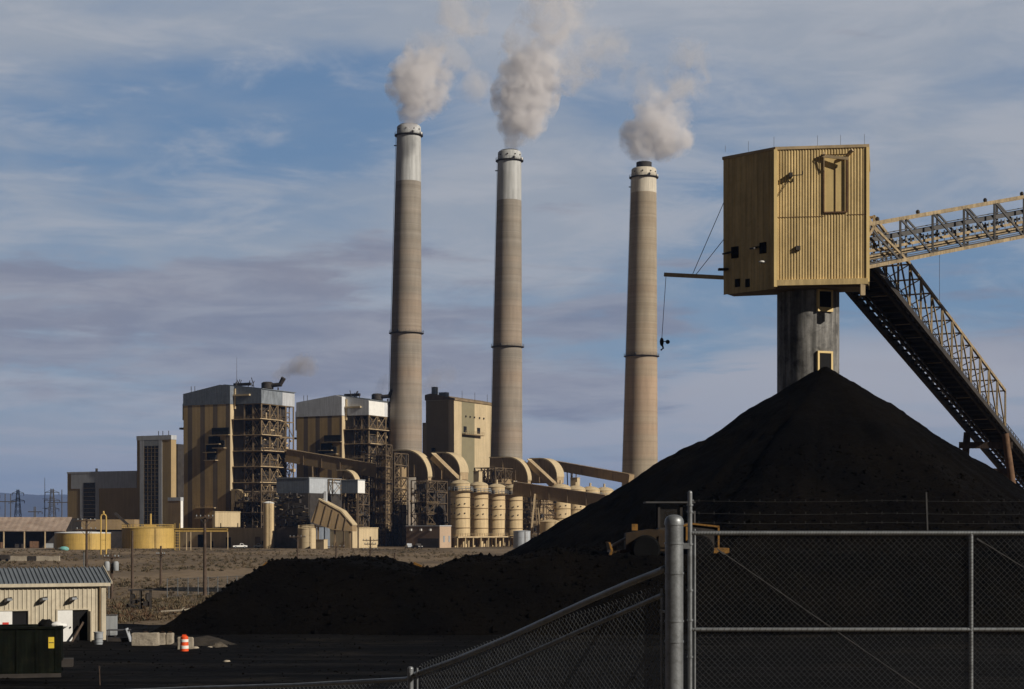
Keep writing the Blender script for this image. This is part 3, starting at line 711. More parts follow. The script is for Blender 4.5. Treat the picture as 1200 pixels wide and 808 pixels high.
k = Y/F; pr = [((0)*k, ZZ(612, Y)), (10*k, ZZ(586, Y)), (36*k, ZZ(600, Y)), (50*k, ZZ(616, Y)), (50*k, ZZ(623, Y)), (26*k, ZZ(621, Y))]
MB().yprism(pr, 0, 7).build('hopper', M['gallery'], t)
MB().yprism([(9.7*k, ZZ(585.8, Y)+.02), (9.7*k, ZZ(585.2, Y)+.3), (37*k, ZZ(599.4, Y)+.3), (50.5*k, ZZ(615.4, Y)+.3), (50.5*k, ZZ(616, Y)+.02), (36*k, ZZ(600, Y)+.02)], -.3, 7.3).build('lid', M['tan_pale'], t)
for i in range(5):
    a, b = Vector(((4+i*9)*k, -.12, ZZ(613+i*2, Y))), Vector(((11+i*8)*k, -.12, ZZ(588+i*4.6, Y))); MB().bar(a, b, .35).build('rib', M['steelb'], t)
MB().box(14*k, 17*k, 2, 4, ZZ(588, Y), ZZ(576, Y)).build('chute', M['whiteband'], t)
for x in (8, 28, 46): MB().box(x*k-.3, x*k+.3, 1, 1.6, 0, ZZ(617, Y)).build('leg', M['steelb'], t)

# ---------------------------------------------------------------- ducts round the chimney feet
def elbow(label, pxa, pxb, pyt, pyb, Y, dep, nm='flue_duct', inc=True):
    cx = XX(pxb, Y); t = thing(nm, label, 'duct', (cx, Y, 0), TH, 'flue ducts at the chimney feet')
    wl = -fx(cx, Y, pxa); zt = ZZ(pyt, Y); rr = min(wl*.62, (pyb-pyt)*Y/F); zl = ZZ(pyb, Y)
    arc = [(-rr+rr*math.sin(R(a)), zt-rr+rr*math.cos(R(a))) for a in range(0, 91, 9)]
    MB().yprism([(-wl, zl), (-wl, zt)]+arc+[(0, min(zl, zt-rr)-.01)], 0, dep).build('casing', M['duct'], t, smooth=20)
    MB().yprism([(p[0]*1.0+.12*(1 if p[0] > -rr+.01 else 0), p[1]+.25) for p in [(-wl, zt)]+arc]+[(p[0]-.15, p[1]-.3) for p in reversed([(-wl, zt)]+arc)], -.45, dep+.3).build('rim', M['tan_pale'], t, smooth=20)
    MB().box(-rr*.55, -.4, .5, dep-.5, -.5, zl-.02).build('leg_duct', M['duct'], t)
    for u in (.33, .66): MB().box(-wl*u-.15, -wl*u+.15, -.3, -.003, zl+.2, zt-.3 if -wl*u < -rr else zt-rr*.55).build('stiffener', M['steelb'], t)
    MB().box(-wl*.8-.5, -wl*.8+.5, -.2, -.003, (zl+zt)/2-.5, (zl+zt)/2+.5).build('hatch', M['dark'], t)
    return t, wl, zt, zl
elbow('big curved tan duct in front of the leftmost chimney foot', 452, 502, 527, 559, 722, 5)
elbow('curved tan duct to the right of the leftmost chimney foot', 506, 539.5, 530, 562, 735, 7)
elbow('big curved tan duct in front of the middle chimney foot', 574, 619, 535.5, 563, 772, 5)
elbow('curved tan duct to the right of the middle chimney foot', 621, 653, 537, 566, 785, 7)
elbow('small arched brown duct under the long sloping gallery', 395, 417, 551, 570, 690, 3)
def sloped(label, a, b, wid, m, nm='sloping_duct', grp=None, cat='duct', hgt=None, legs=()):
    t = thing(nm, label, cat, (a.x, a.y, 0), 0, grp)
    mb = MB(); mb.bar(a, b, wid, hgt or wid); mb.build('casing', m, t, world=True)
    up = Vector((0, 0, (hgt or wid)/2+.16)); mb = MB(); mb.bar(a+up, b+up, wid+.6, .3); mb.build('roof', M['tan_pale'] if m != M['gallery'] else M['steelb'], t, world=True)
    n = max(2, int((b-a).length/8))
    mb = MB(); dn = (b-a).normalized(); sdv = dn.cross(Vector((0, 0, 1))).normalized()*(wid/2+.06)
    for i in range(1, n):
        p = a.lerp(b, i/n)
        for s in (1, -1): mb.bar(p+sdv*s-Vector((0, 0, (hgt or wid)/2)), p+sdv*s+Vector((0, 0, (hgt or wid)/2)), .16)
    mb.build('seams', M['steelb'], t, world=True)
    for u in legs:
        p = a.lerp(b, u)
        for s in (1, -1):
            q = p+sdv*s; MB().bar((q.x+s*1.4, q.y, -.5), (q.x, q.y, q.z-(hgt or wid)/2), .5).build('leg', M['steelb'], t, world=True)
    return t
sloped('slanting tan duct strip running down between the left chimney ducts', W(508, 535.5, 727), W(538, 565, 719), 2.6, M['duct'], grp='flue ducts at the chimney feet')
sloped('slanting tan duct strip running down between the middle chimney ducts', W(620, 542, 778), W(650, 570, 770), 2.6, M['duct'], grp='flue ducts at the chimney feet')
sloped('long tan conveyor gallery sloping from the slate topped boiler house', W(338, 534.5, 722), W(446, 553, 702), 4.5, M['gallery'], 'conveyor_gallery', 'enclosed conveyor galleries', 'conveyor gallery', 5.2, (.3, .7))
sloped('tan conveyor gallery running down to the chimney behind the coal pile', W(648, 545.5, 822), W(740, 562, 793), 4, M['gallery'], 'conveyor_gallery', 'enclosed conveyor galleries', 'conveyor gallery', 4.2, (.22, .27))
sloped('tan conveyor gallery crossing in front of the rear vessels', W(604, 573, 702), W(712, 589, 682), 4.5, M['gallery'], 'conveyor_gallery', 'enclosed conveyor galleries', 'conveyor gallery', 5.2, (.25,))
# steel towers carrying the ducts
def steel_tower(label, pxC, Y, pxL, pxR, pyt, nx, ny, nz, seed, m=None, pipes=40):
    t, wd, dp, cx = bld('pipe_rack', label, 'steel structure', pxC, Y, pxL, pxR)
    zt = ZZ(pyt, Y)
    frame(-wd, 0, 0, dp, -.5, zt, nx, ny, nz, .42, .85, seed).build('steel_frame', m or M['steeld'], t); frame(-wd*.93, -wd*.07, dp*.12, dp*.9, -.5, zt*.97, nx+1, ny+1, nz+3, .26, .9, seed+9).build('inner_frame', M['steeld'], t)
    rnd = random.Random(seed)
    for k in range(1, nz):
        if rnd.random() < .6: 
            MB().box(-wd-.4, .4, -.7, dp*.5, zt*k/nz+.1, zt*k/nz+.3).build('walkway', M['steelb'], t)
    if pipes:
        clutter(-wd, 0, .5, dp, 1, zt-2, pipes, seed+1, .5, 2.0).build('equipment', M['dark'], t)
        clutter(-wd, 0, -.3, .6, 1, zt-2, pipes//2, seed+2, .25, .8).build('pipework', M['steelb'], t)
    MB().box(-wd*.9, -.6, dp*.4, dp, 0, zt*.86).build('casing', M['gallery'] if seed in (41, 44, 45, 47) else M['dark'], t)
    return t
steel_tower('open brown steel tower with ducts under the leftmost chimney', 462, 700, 426, 478, 531, 3, 2, 8, 41)
steel_tower('dark steel rack between the curved ducts and the silo row', 500, 690, 482, 524, 563, 2, 2, 6, 42, None, 110)
steel_tower('dark steel rack at the foot of the slate topped boiler house', 306, 690, 276, 340, 575, 3, 2, 5, 43, None, 90)
steel_tower('steel rack under the ducts of the middle chimney', 580, 760, 556, 603, 548, 3, 2, 5, 44, None, 70)
steel_tower('dark steel rack between the two rows of vessels', 622, 745, 606, 652, 577, 2, 2, 5, 45, None, 110)
steel_tower('low steel rack in front of the pale topped boiler house', 418, 668, 398, 432, 565, 2, 2, 6, 46, None, 90)
steel_tower('thin steel stair tower touching the big left duct', 452, 694, 441, 459, 521, 1, 1, 9, 47, None, 14)
tr = thing('trestle', 'tan A shaped trestle under the crossing conveyor gallery', 'trestle', tuple(W(628, 640, 695)*1)[:2]+(0,))
for dx0, dx1 in ((-7, -1), (7, 2)):
    Y = 695; MB().bar((XX(628+dx0, Y), Y, -.5), (XX(628+dx1, Y), Y, ZZ(579, Y)), .7).build('leg', M['steeltan'], tr, world=True)
for py, wv in ((612, 4.6), (596, 3)): MB().bar((XX(628-wv, 695), 695, ZZ(py, 695)), (XX(628+wv, 695), 695, ZZ(py, 695)), .4).build('crossbar', M['steeltan'], tr, world=True)

# ---------------------------------------------------------------- scrubber vessels
def vessel(label, x, y, r, zt, zb, group, first=None):
    t = thing('scrubber_vessel', label, 'vessel', (x, y, 0), TH, group)
    MB().lathe([(r, zb), (r, zt)], 36).build('shell', M['vessel'], t, smooth=40)
    MB().lathe([(r+.15, zt), (r*.8, zt+r*.22), (r*.4, zt+r*.36), (.4, zt+r*.4)], 36).build('dome', M['tan_pale'], t, smooth=40)
    for u in (.16, .34, .55, .74): 
        z = zb+(zt-zb)*u; MB().lathe([(r, z-.12), (r+.28, z-.12), (r+.28, z+.12), (r, z+.12)], 36).build('stiffener_ring', M['gallery'], t, smooth=30)
    z = zb+(zt-zb)*.86; pl = MB().lathe([(r, z-.2), (r+1.2, z-.2), (r+1.2, z), (r, z)], 28).build('platform', M['steelb'], t, smooth=30)
    rl = MB(); n = 20; ring = [Vector(((r+1.1)*math.cos(2*math.pi*i/n), (r+1.1)*math.sin(2*math.pi*i/n), z)) for i in range(n)]
    for i in range(n):
        a, b = ring[i], ring[(i+1) % n]; rl.bar(a, a+Vector((0, 0, 1.6)), .13)
        for h in (.8, 1.6): rl.bar(a+Vector((0, 0, h)), b+Vector((0, 0, h)), .13)
    rl.build('handrail', M['grey'], pl)
    for k, a in enumerate((-125, -95, -65, -35)):
        for u in (.42, .60):
            c = Vector((math.cos(R(a)), math.sin(R(a)), 0)); p = Vector((0, 0, zb+(zt-zb)*(u+.015*k % .03)))
            MB().tube(p+c*(r-.1), p+c*(r+.3), .28, n=8).build('nozzle', M['dark'], t)
    MB().box(-.9, .9, -r-.9, -r+.4, z+.1, z+1.4).build('manway', M['dark'], t)
    sk = MB().lathe([(r+.5, zb-.8), (r+.5, zb)], 36).build('base_ring', M['vessel'], t, smooth=40)
    for a in range(20, 380, 60): MB().tube((r*.85*math.cos(R(a)), r*.85*math.sin(R(a)), -.5), (r*.85*math.cos(R(a)), r*.85*math.sin(R(a)), zb-.8), .55, n=10).build('leg', M['vessel'], t, smooth=40)
    MB().lathe([(.3, zb-4.5), (r*.8, zb-.8)], 24).build('hopper', M['gallery'], t, smooth=40)
    MB().tube((0, 0, zt+r*.35), (0, 0, zt+r*.35+1.8), .5, n=10).build('vent', M['tan_pale'], t, smooth=40)
    return t
Y0 = 676; zt = ZZ(567, Y0); zb = ZZ(628.5, Y0); x0 = XX(539.5, Y0)
pos = [(x0+E2.x*15.4*i, Y0+E2.y*15.4*i) for i in range(4)]
lab = ['tan scrubber vessel, nearest of the front row, beside the dark pipe rack', 'second front row vessel from the dark pipe rack, a square box behind its dome', 'tan scrubber vessel in the front row, third from the pipe rack', 'tan scrubber vessel at the far end of the front row, beside the grey steel tank']
proto = vessel(lab[0], pos[0][0], pos[0][1], 11.4*Y0/F, zt, zb, 'front row of scrubber vessels')
for i in range(1, 4): copy_tree(proto, (pos[i][0], pos[i][1], 0), None, lab[i], .97 if i > 1 else .985)
Y1 = 770; x1 = XX(657, Y1); zt2 = ZZ(572, Y1)
p2 = [(x1+E2.x*16*i, Y1+E2.y*16*i) for i in range(4)]
lab2 = ['rear row vessel seen above and below the crossing conveyor gallery', 'second rear row vessel, its dome under a square tan box', 'third rear row vessel with a pair of short vent pipes', 'last rear row vessel, half hidden by the coal slope']
proto2 = vessel(lab2[0], p2[0][0], p2[0][1], 12*Y1/F, zt2, ZZ(626, Y1), 'rear row of scrubber vessels')
for i in range(1, 4): copy_tree(proto2, (p2[i][0], p2[i][1], 0), None, lab2[i], .985)
for (px, py, Yv, w_, lb) in ((560, 560, 715, 2.6, 'square tan box standing on the front vessel row'), (674, 566, 800, 3.6, 'square tan box standing over the rear vessel row')):
    t = thing('fan_box', lb, 'fan box', (XX(px, Yv), Yv, 0), TH); z1 = ZZ(553 if px == 560 else 560.5, Yv)
    MB().box(-w_/2, w_/2, -1.5, 1.5, z1-4.5, z1).build('casing', M['tan_pale'], t); MB().box(-w_/2-.15, w_/2+.15, -1.65, 1.65, z1, z1+.25).build('lid', M['tan_plain'], t)
    for s in (-1, 1): MB().box(s*w_*.35-.2, s*w_*.35+.2, -.3, .3, 0, z1-4.5).build('leg', M['steelb'], t)
t = thing('valve_platform', 'low tan platform with rails and short legs below the front vessels', 'platform', (XX(530, 664), 664, 0), TH)
zp = ZZ(629, 664)
MB().box(0, 2.6, 0, 52, zp-.5, zp).build('deck', M['steeltan'], t)
rl = MB(); rail(rl, [(2.5, 0, zp), (2.5, 52, zp)], 1.2, .08); rl.build('handrail', M['steelb'], t)
for i in range(9): MB().box(1.8, 2.3, i*6.4, i*6.4+.5, -.5, zp-.5).build('leg', M['vessel'], t)

# ---------------------------------------------------------------- tanks and silos
def tank(label, pxc, Y, rpx, pyt, pyb, m, roofm, name='storage_tank', dome=.12, railing=False, group=None):
    r = rpx*Y/F; t = thing(name, label, 'tank', (XX(pxc, Y), Y, 0), 0, group); zt = ZZ(pyt, Y); zb = ZZ(pyb, Y)
    prof = [(r, min(zb, 0)-.5 if zb < 1.5 else zb), (r, zt)]
    MB().lathe(prof, 48).build('shell', m, t, smooth=40)
    MB().lathe([(r+.12, zt-.05), (r+.12, zt+.15), (r*.5, zt+r*dome), (.2, zt+r*dome*1.3)], 48).build('roof', roofm, t, smooth=20)
    for u in (.33, .66): MB().lathe([(r, zt*u-.05), (r+.05, zt*u-.05), (r+.05, zt*u+.05), (r, zt*u+.05)], 48).build('seam', m, t)
    mb = MB()
    for s in (-.35, .35): mb.bar((r*.5+s, -r*.87-.4, max(zb, 0)), (r*.5+s, -r*.87-.4, zt+.8), .08)
    for i in range(int((zt-max(zb, 0))/.5)): mb.bar((r*.5-.35, -r*.87-.4, max(zb, 0)+.5*i), (r*.5+.35, -r*.87-.4, max(zb, 0)+.5*i), .06)
    mb.build('ladder', M['steelb'], t)
    if railing:
        rl = MB(); n = 40; ring = [Vector(((r-.2)*math.cos(2*math.pi*i/n), (r-.2)*math.sin(2*math.pi*i/n), zt+.15)) for i in range(n)]
        for i in range(n):
            a, b = ring[i], ring[(i+1) % n]; rl.bar(a, a+Vector((0, 0, 1.3)), .12)
            for h in (.65, 1.3): rl.bar(a+Vector((0, 0, h)), b+Vector((0, 0, h)), .11)
        rl.build('handrail', m, t)
    return t, r, zt
tank('wide yellow tank with a pale roof rim beside the open shed', 97, 600, 32, 625, 645, M['yellow'], M['white'], dome=.05)
t, r, zt = tank('wide yellow tank with a railed roof behind the gravel', 173.5, 640, 30, 619.5, 642, M['yellow'], M['yellow'], dome=.06, railing=True)
MB().tube((1, 0, zt+.5), (1, 0, zt+5.5), .35, n=8).build('vent', M['yellow'], t); MB().box(-1.5, 3, -.5, .5, zt+.6, zt+1.3).build('valve', M['yellow'], t)
tank('slim pale tan silo in front of the steel rack', 314.8, 640, 6.2, 590, 643, M['vessel'], M['white'], 'silo', .3)
t, r, zt = tank('short tan tank with a railed dome between low buildings', 360, 630, 11, 620, 644, M['tan_pale'], M['tan_pale'], dome=.28, railing=True)
t = thing('valve_box', 'small bright tan cabinet beside the short domed tank', 'cabinet', (XX(372, 622), 622, 0), TH); MB().box(-.5, 2.8, 0, 2.5, -.2, 3.3).build('cabinet', M['tan_pale'], t); MB().box(-.6, 2.9, -.1, 2.6, 3.3, 3.45).build('lid', M['tan_plain'], t)
tank('blue grey steel tank on the edge of the coal slope', 611.5, 640, 10, 623, 646, M['paleblue'], M['paleblue'], dome=.1)
tank('round tan tank half hidden by the coal slope', 645, 690, 12.5, 612, 640, M['vessel'], M['vessel'], dome=.2)
tank('small blue grey tank peeping over the coal slope', 648, 640, 9, 626, 646, M['paleblue'], M['paleblue'], dome=.1)

# ---------------------------------------------------------------- left yard: open shed, pipe loop, gantry, switchyard
Y = 640; t = thing('open_shed', 'open sided storage shed under a long rusty corrugated roof', 'shed', (XX(-20, Y), Y, 0), R(2))
L = 96*Y/F; zt, ze = ZZ(606, Y), ZZ(622, Y)
MB().add([(0, 0, ze), (L, 0, ze), (L, 11, zt), (0, 11, zt), (0, 0, ze-.3), (L, 0, ze-.3), (L, 11, zt-.3), (0, 11, zt-.3)], [(0, 1, 2, 3), (7, 6, 5, 4), (0, 4, 5, 1), (1, 5, 6, 2), (2, 6, 7, 3), (3, 7, 4, 0)]).build('roof', M['rustroof'], t)
for i in range(5): MB().box(L*i/4-.2, L*i/4+.2, .1, .5, -.2, ze-.3).build('post', M['steeltan'], t)
MB().box(0, L, 10.4, 10.7, -.2, zt-.8).build('back_wall', M['dark'], t)
for i, (u, h, c) in enumerate(((.15, 2.2, 'rust'), (.42, 1.6, 'dark'), (.6, 2.6, 'rust'), (.78, 1.8, 'grey'))):
    t2 = thing('stored_crate', ['rust red crate at the near end of the shed', 'dark crate low under the middle of the shed roof', 'tall rusty crate under the shed roof', 'grey crate near the last shed post'][i], 'crate', (XX(-20, Y)+L*u, Y+3, 0), R(5*i))
    MB().box(-1.6, 1.6, -1, 1, .15, h).build('crate_body', M[c], t2)
    for s in (-1.2, 0, 1.2): MB().box(s-.15, s+.15, -1.05, 1.05, 0, .15).build('skid', M['wood'], t2)
for (pa, pb, pt, pm, lb, m) in ((77, 95, 607.5, 622, 'dark roofed lean to behind the yellow tank', 'dark'), (95, 157, 609, 621, 'long brown roofed shed behind the yellow tanks', 'gallery')):
    Y = 660; t = thing('shed', lb, 'shed', (XX(pa, Y), Y, 0), 0); L = (pb-pa)*Y/F
    MB().box(0, L, 1, 9, -.2, ZZ(pm, Y)).build('wall', M['dark'], t)
    MB().yprism([(0, ZZ(pm, Y)), (L, ZZ(pm, Y)), (L, ZZ(pt, Y)), (0, ZZ(pt, Y))], .4, 9.5).build('roof', M[m], t)
t = thing('conveyor_boom', 'dark inclined conveyor boom sticking up above the brown shed', 'conveyor', (XX(150, 650), 650, 0))
MB().bar(W(151, 616, 650), W(134.5, 601.5, 650), .8, .9).build('boom', M['dark'], t, world=True); MB().bar(W(150, 640, 650), W(150, 615, 650), .6).build('leg', M['dark'], t, world=True)
Y = GY(650); t = thing('pipe_loop', 'yellow upside down U shaped pipe standing by the wide tank', 'pipe', (XX(121.3, Y), Y, 0))
a = 3.1*Y/F; zt = ZZ(603, Y); MB().path([(-a, 0, -.3), (-a, 0, zt-a)]+[(-a*math.cos(R(q)), 0, zt-a+a*math.sin(R(q))) for q in range(15, 180, 15)]+[(a, 0, zt-a), (a, 0, -.3)], .22, 10).build('pipe', M['yellow'], t, smooth=40)
MB().box(-a, a, -.1, .1, zt*.35, zt*.35+.15).build('brace', M['yellow'], t); MB().lathe([(.3, 0), (.3, .5), (.1, .8)], 10, c=(0, 0, zt+.2)).build('valve', M['yellow'], t)
Y = GY(645); t = thing('pipe_gantry', 'yellow pipe gantry on thin posts in front of the low building', 'gantry', (XX(205, Y), Y, 0))
L = 62*Y/F; zt = ZZ(621, Y)
for dz in (0, .55): MB().tube((0, 0, zt-dz), (L, 0, zt-dz), .22, n=8).build('pipe', M['yellow'], t, smooth=40)
MB().box(0, L, -.5, .5, zt+.25, zt+.4).build('walkway', M['yellow'], t)
for u in (.0, .22, .3, .68, 1.0): MB().box(L*u-.13, L*u+.13, -.13, .13, -.3, zt-.8).build('post', M['steeltan'] if u else M['yellow'], t)
mb = MB()
for s in (0, 1.6): mb.bar((s, 0, -.3), (s, 0, zt+2.2), .2)
for i in range(8): mb.bar((0, 0, i*.95), (1.6, 0, i*.95), .15)
mb.build('ladder', M['yellow'], t)

def lattice_tower(label, px, pyt, Y, wb, arms, group):
    t = thing('pylon', label, 'pylon', (XX(px, Y), Y, 0), 0, group); H = ZZ(pyt, Y); mb = MB(); n = 8
    for k in range(n):
        z0, z1 = H*k/n, H*(k+1)/n; a0, a1 = wb*(1-.78*k/n)/2, wb*(1-.78*(k+1)/n)/2
        c0 = [(-a0, -a0), (a0, -a0), (a0, a0), (-a0, a0)]; c1 = [(-a1, -a1), (a1, -a1), (a1, a1), (-a1, a1)]
        for i in range(4):
            j = (i+1) % 4
            mb.bar((*c0[i], z0), (*c1[i], z1), .22); mb.bar((*c0[i], z0), (*c1[j], z1), .14); mb.bar((*c0[j], z0), (*c1[i], z1), .14)
    mb.build('mast', M['galgrey'], t)
    for u, L in arms:
        mb = MB(); mb.bar((-L, 0, H*u), (L, 0, H*u), .3); mb.bar((-L, 0, H*u), (0, 0, H*u+1.4), .2); mb.bar((L, 0, H*u), (0, 0, H*u+1.4), .2); mb.build('crossarm', M['galgrey'], t)
        for s in (-1, 1): MB().tube((s*L*.95, 0, H*u), (s*L*.95, 0, H*u-1.4), .16, n=6).build('insulator', M['dark'], t)
    return t
lattice_tower('lattice pylon standing alone before the mountains', 21, 574, 980, 5, ((.93, 3.5), (.78, 4)), 'lattice pylons of the switchyard')
lattice_tower('lattice pylon right beside the tan hall wall', 61, 573, 940, 5.5, ((.93, 4), (.78, 4.5), (.62, 4)), 'lattice pylons of the switchyard')
lattice_tower('lattice pylon at the left edge of the mountains', -8, 577, 960, 5, ((.93, 4), (.7, 4)), 'lattice pylons of the switchyard')
t = thing('radio_mast', 'thin tall radio mast rising higher than the pylons', 'mast', (XX(52.5, 900), 900, 0)); MB().tube((0, 0, -.3), (0, 0, ZZ(560, 900)), .32, .1, n=6).build('mast', M['galgrey'], t)
mb = MB(); 
for z in (18, 23): mb.bar((-1.3, 0, z), (1.3, 0, z), .2)
mb.build('antenna', M['galgrey'], t)
def hframe(label, pxs_, pyt, Y, arm):
    t = thing('switch_gantry', label, 'gantry', (XX(pxs_[0], Y), Y, 0), 0, 'switchyard gantries'); zt = ZZ(pyt, Y)
    for p in pxs_: x = XX(p, Y)-XX(pxs_[0], Y); MB().tube((x, 0, -.3), (x, 0, zt), .3, .22, n=8).build('pole', M['galgrey'], t)
    MB().bar((-3, 0, ZZ(arm, Y)), (XX(pxs_[-1], Y)-XX(pxs_[0], Y)+3, 0, ZZ(arm, Y)), .45).build('crossarm', M['galgrey'], t)
    for s in (-2, 0, 2): MB().tube((s+2, 0, ZZ(arm, Y)), (s+2, 0, ZZ(arm, Y)-1.2), .16, n=6).build('insulator', M['dark'], t)
    return t
hframe('two pole switchyard gantry left of the lone pylon', (6, 12.5), 579, 880, 588); hframe('two pole switchyard gantry close to the tan hall', (63, 72.5), 574, 860, 589)
hframe('short single switchyard gantry in the middle', (40, 41.5), 594, 850, 600)
mb = MB(); rnd = random.Random(5)
t = thing('substation', 'cluster of low substation equipment beyond the open shed', 'substation', (XX(20, 870), 870, 0))
for i in range(34):
    x = XX(rnd.uniform(-15, 40), 870)-XX(20, 870); h = rnd.uniform(3, 9); MB().box(x-rnd.uniform(.3, 1.4), x+rnd.uniform(.3, 1.4), rnd.uniform(-6, 0), rnd.uniform(.5, 6), 0, h).build('transformer' if h < 6 else 'busbar_post', M['galgrey'] if i % 3 else M['grey'], t)

# ---------------------------------------------------------------- utility poles
def upole(label, px, pyt, Y, arms, lower=None, transformer=False, r=.17):
    z0 = ground_z(XX(px, Y), Y); t = thing('utility_pole', label, 'utility pole', (XX(px, Y), Y, z0), 0, 'wooden utility poles'); H = ZZ(pyt, Y)-z0
    MB().lathe([(r*1.15, -.5), (r*1.1, 0), (r*.75, H)], 10).build('shaft', M['wood'], t, smooth=40)
    for py, L in arms:
        z = ZZ(py, Y)-z0; L = L*Y/F; mb = MB(); mb.box(-L, L, -.06-r, .06-r, z-.07, z+.07); a = mb.build('crossarm', M['wood'], t)
        b = MB(); b.bar((-L*.55, -r, z-.05), (0, -r, z-.75), .04); b.bar((L*.55, -r, z-.05), (0, -r, z-.75), .04); b.build('brace', M['galgrey'], a)
        for s in (-.9, -.45, .45, .9): MB().lathe([(.03, 0), (.07, .05), (.07, .16), (.03, .2)], 8, c=(L*s, -r, z+.07)).build('insulator', M['grey'], a)
    if lower: MB().tube((-r*1.7, -.12, -.3), (-r*1.7, -.12, H*.55), .07, n=6).build('conduit', M['galv'], t)
    if transformer:
        for s in (-1, 1): MB().lathe([(.28, 0), (.3, .1), (.3, .85), (.2, 1.0)], 12, c=(s*.48, -.15, ZZ(669, Y)-z0)).build('transformer', M['grey'], t, smooth=40)
    return t
upole('utility pole rising behind the beige shed with two crossarms', 101.5, 609, 200, ((610.5, 11), (621, 12)), True)
upole('utility pole carrying two grey transformers beside the beige shed', 131, 650, 183, ((653.5, 9),), True, True)
upole('bare slender pole between the transformer pole and dry scrub', 155, 622, 214, ())
upole('short utility pole with one small crossarm among dry scrub', 188.5, 640, 224, ((650, 5),))
upole('tall dark utility pole standing at the foot of the lower coal slope', 240, 604, 192, ((606.5, 10.5),), None, False, .2)
upole('utility pole with one crossarm in front of the domed tank', 348.7, 627, 300, ((629.5, 9.5),))
upole('utility pole in front of the bright end wall, crossarm near its top', 394, 636, 300, ((641, 10),), None, True)
upole('utility pole with three crossarms before the steel rack', 434, 629, 300, ((633.5, 9), (638, 7), (644.5, 9)))
upole('short bare pole poking over the dip in the coal crest', 462.5, 648, 290, ())

# ---------------------------------------------------------------- vehicles in the plant yard
def pickup(label, x, y, rz, body, first=[]):
    t = thing('pickup_truck', label, 'truck', (x, y, 0), rz, 'parked trucks')
    MB().yprism([(-2.7, .5), (-2.7, 1.0), (-.4, 1.1), (-.2, 1.1), (.1, 1.85), (1.0, 1.85), (1.5, 1.15), (2.6, 1.05), (2.7, .5)], -.9, .9).build('body', body, t)
    MB().yprism([(.0, 1.15), (.22, 1.75), (.95, 1.75), (1.35, 1.15)], -.92, .92).build('window', M['glass'], t)
    MB().box(-2.6, -.5, -.75, .75, 1.02, 1.12).build('load_bed', M['dark'], t)
    for sx in (-1.7, 1.7):
        for syy in (-.8, .8):
            wv = MB().lathe([(.15, -.12), (.4, -.12), (.4, .12), (.15, .12)], 16, c=(sx, syy, .4), axis='Y').build('wheel', M['rubber'], t, smooth=40)
            MB().lathe([(.02, -.14), (.2, -.13), (.2, .13), (.02, .14)], 12, c=(sx, syy, .4), axis='Y').build('rim', M['grey'], wv)
    for syy in (-.65, .65): MB().box(2.62, 2.72, syy-.15, syy+.15, .75, .95).build('headlight', M['white'], t)
    return t
pickup('white pickup parked before the long tan low building', XX(281, 640), 640, R(20), M['white'])
pickup('pale pickup parked near the foot of the slim silo', XX(306, 642), 642, R(160), M['paleblue'])
pickup('dark truck parked before the brown block', XX(489, 632), 632, R(-60), M['dark'])
pickup('grey truck parked right against the brown block', XX(479, 636), 636, R(-75), M['paleblue'])
Y = 690; t = thing('trailer', 'white camper trailer parked under the shed end', 'trailer', (XX(6, Y), Y, 0), R(-10))
MB().yprism([(-4, .7), (-4, 3.4), (-2.8, 3.9), (3.0, 3.9), (4, 3.2), (4, .7)], -1.2, 1.2).build('body', M['white'], t)
for x in (-2, .3, 2.2): MB().box(x-.5, x+.5, -1.26, -1.19, 2, 2.9).build('window', M['glass'], t)
for x in (-1, 1.2): MB().lathe([(.1, -.12), (.45, -.12), (.45, .12), (.1, .12)], 14, c=(x, -1.1, .4), axis='Y').build('wheel', M['rubber'], t)
MB().bar((4, 0, .8), (5.4, 0, .6), .15).build('hitch', M['dark'], t)
Y = GY(658)
for (pa, pb, m, lb) in ((9, 32, 'concrete', 'long pale concrete barrier, left one of the pair'), (32.6, 42.5, 'dark', 'dark steel box between two pale concrete barriers'), (43, 70, 'concrete', 'longest pale concrete barrier, ending nearest the utility pole')):
    t = thing('barrier' if m == 'concrete' else 'steel_box', lb, 'barrier' if m == 'concrete' else 'steel box', (XX((pa+pb)/2, Y), Y, 0)); L = (pb-pa)*Y/F/2; h = 6.3*Y/F
    mb = MB()
    for k in range(4): a, b = -L+2*L*k/4, -L+2*L*(k+1)/4; mb.box(a+.02, b-.02, -.35+.03*(k % 2), .35+.03*(k % 2), -.1, h-.06*(k % 3))
    mb.build('wall', M[m], t); MB().box(-L, L, -.5, .5, -.1, .25).build('footing', M[m], t)
t = thing('dark_cart', 'dark wheeled cart at the end of the pale barriers', 'cart', (XX(5, 385), 385, 0))
MB().box(-1.2, 1.2, -.6, .6, .4, 1.5).build('body', M['dark'], t)
for x in (-.8, .8): MB().lathe([(.05, -.1), (.35, -.1), (.35, .1), (.05, .1)], 12, c=(x, -.6, .35), axis='Y').build('wheel', M['rubber'], t)
t = thing('tarp_heap', 'teal tarpaulin bundled in front of the wide yellow tank', 'tarp', (XX(75, 560), 560, 0)); MB().sphere((0, 0, .7), 1.0, (1.7, 1.2, .9), 10, 6).build('tarp', M['teal'], t, smooth=60); MB().bar((-1.8, -.9, 1.0), (1.8, -.9, .9), .06).build('rope', M['white'], t)

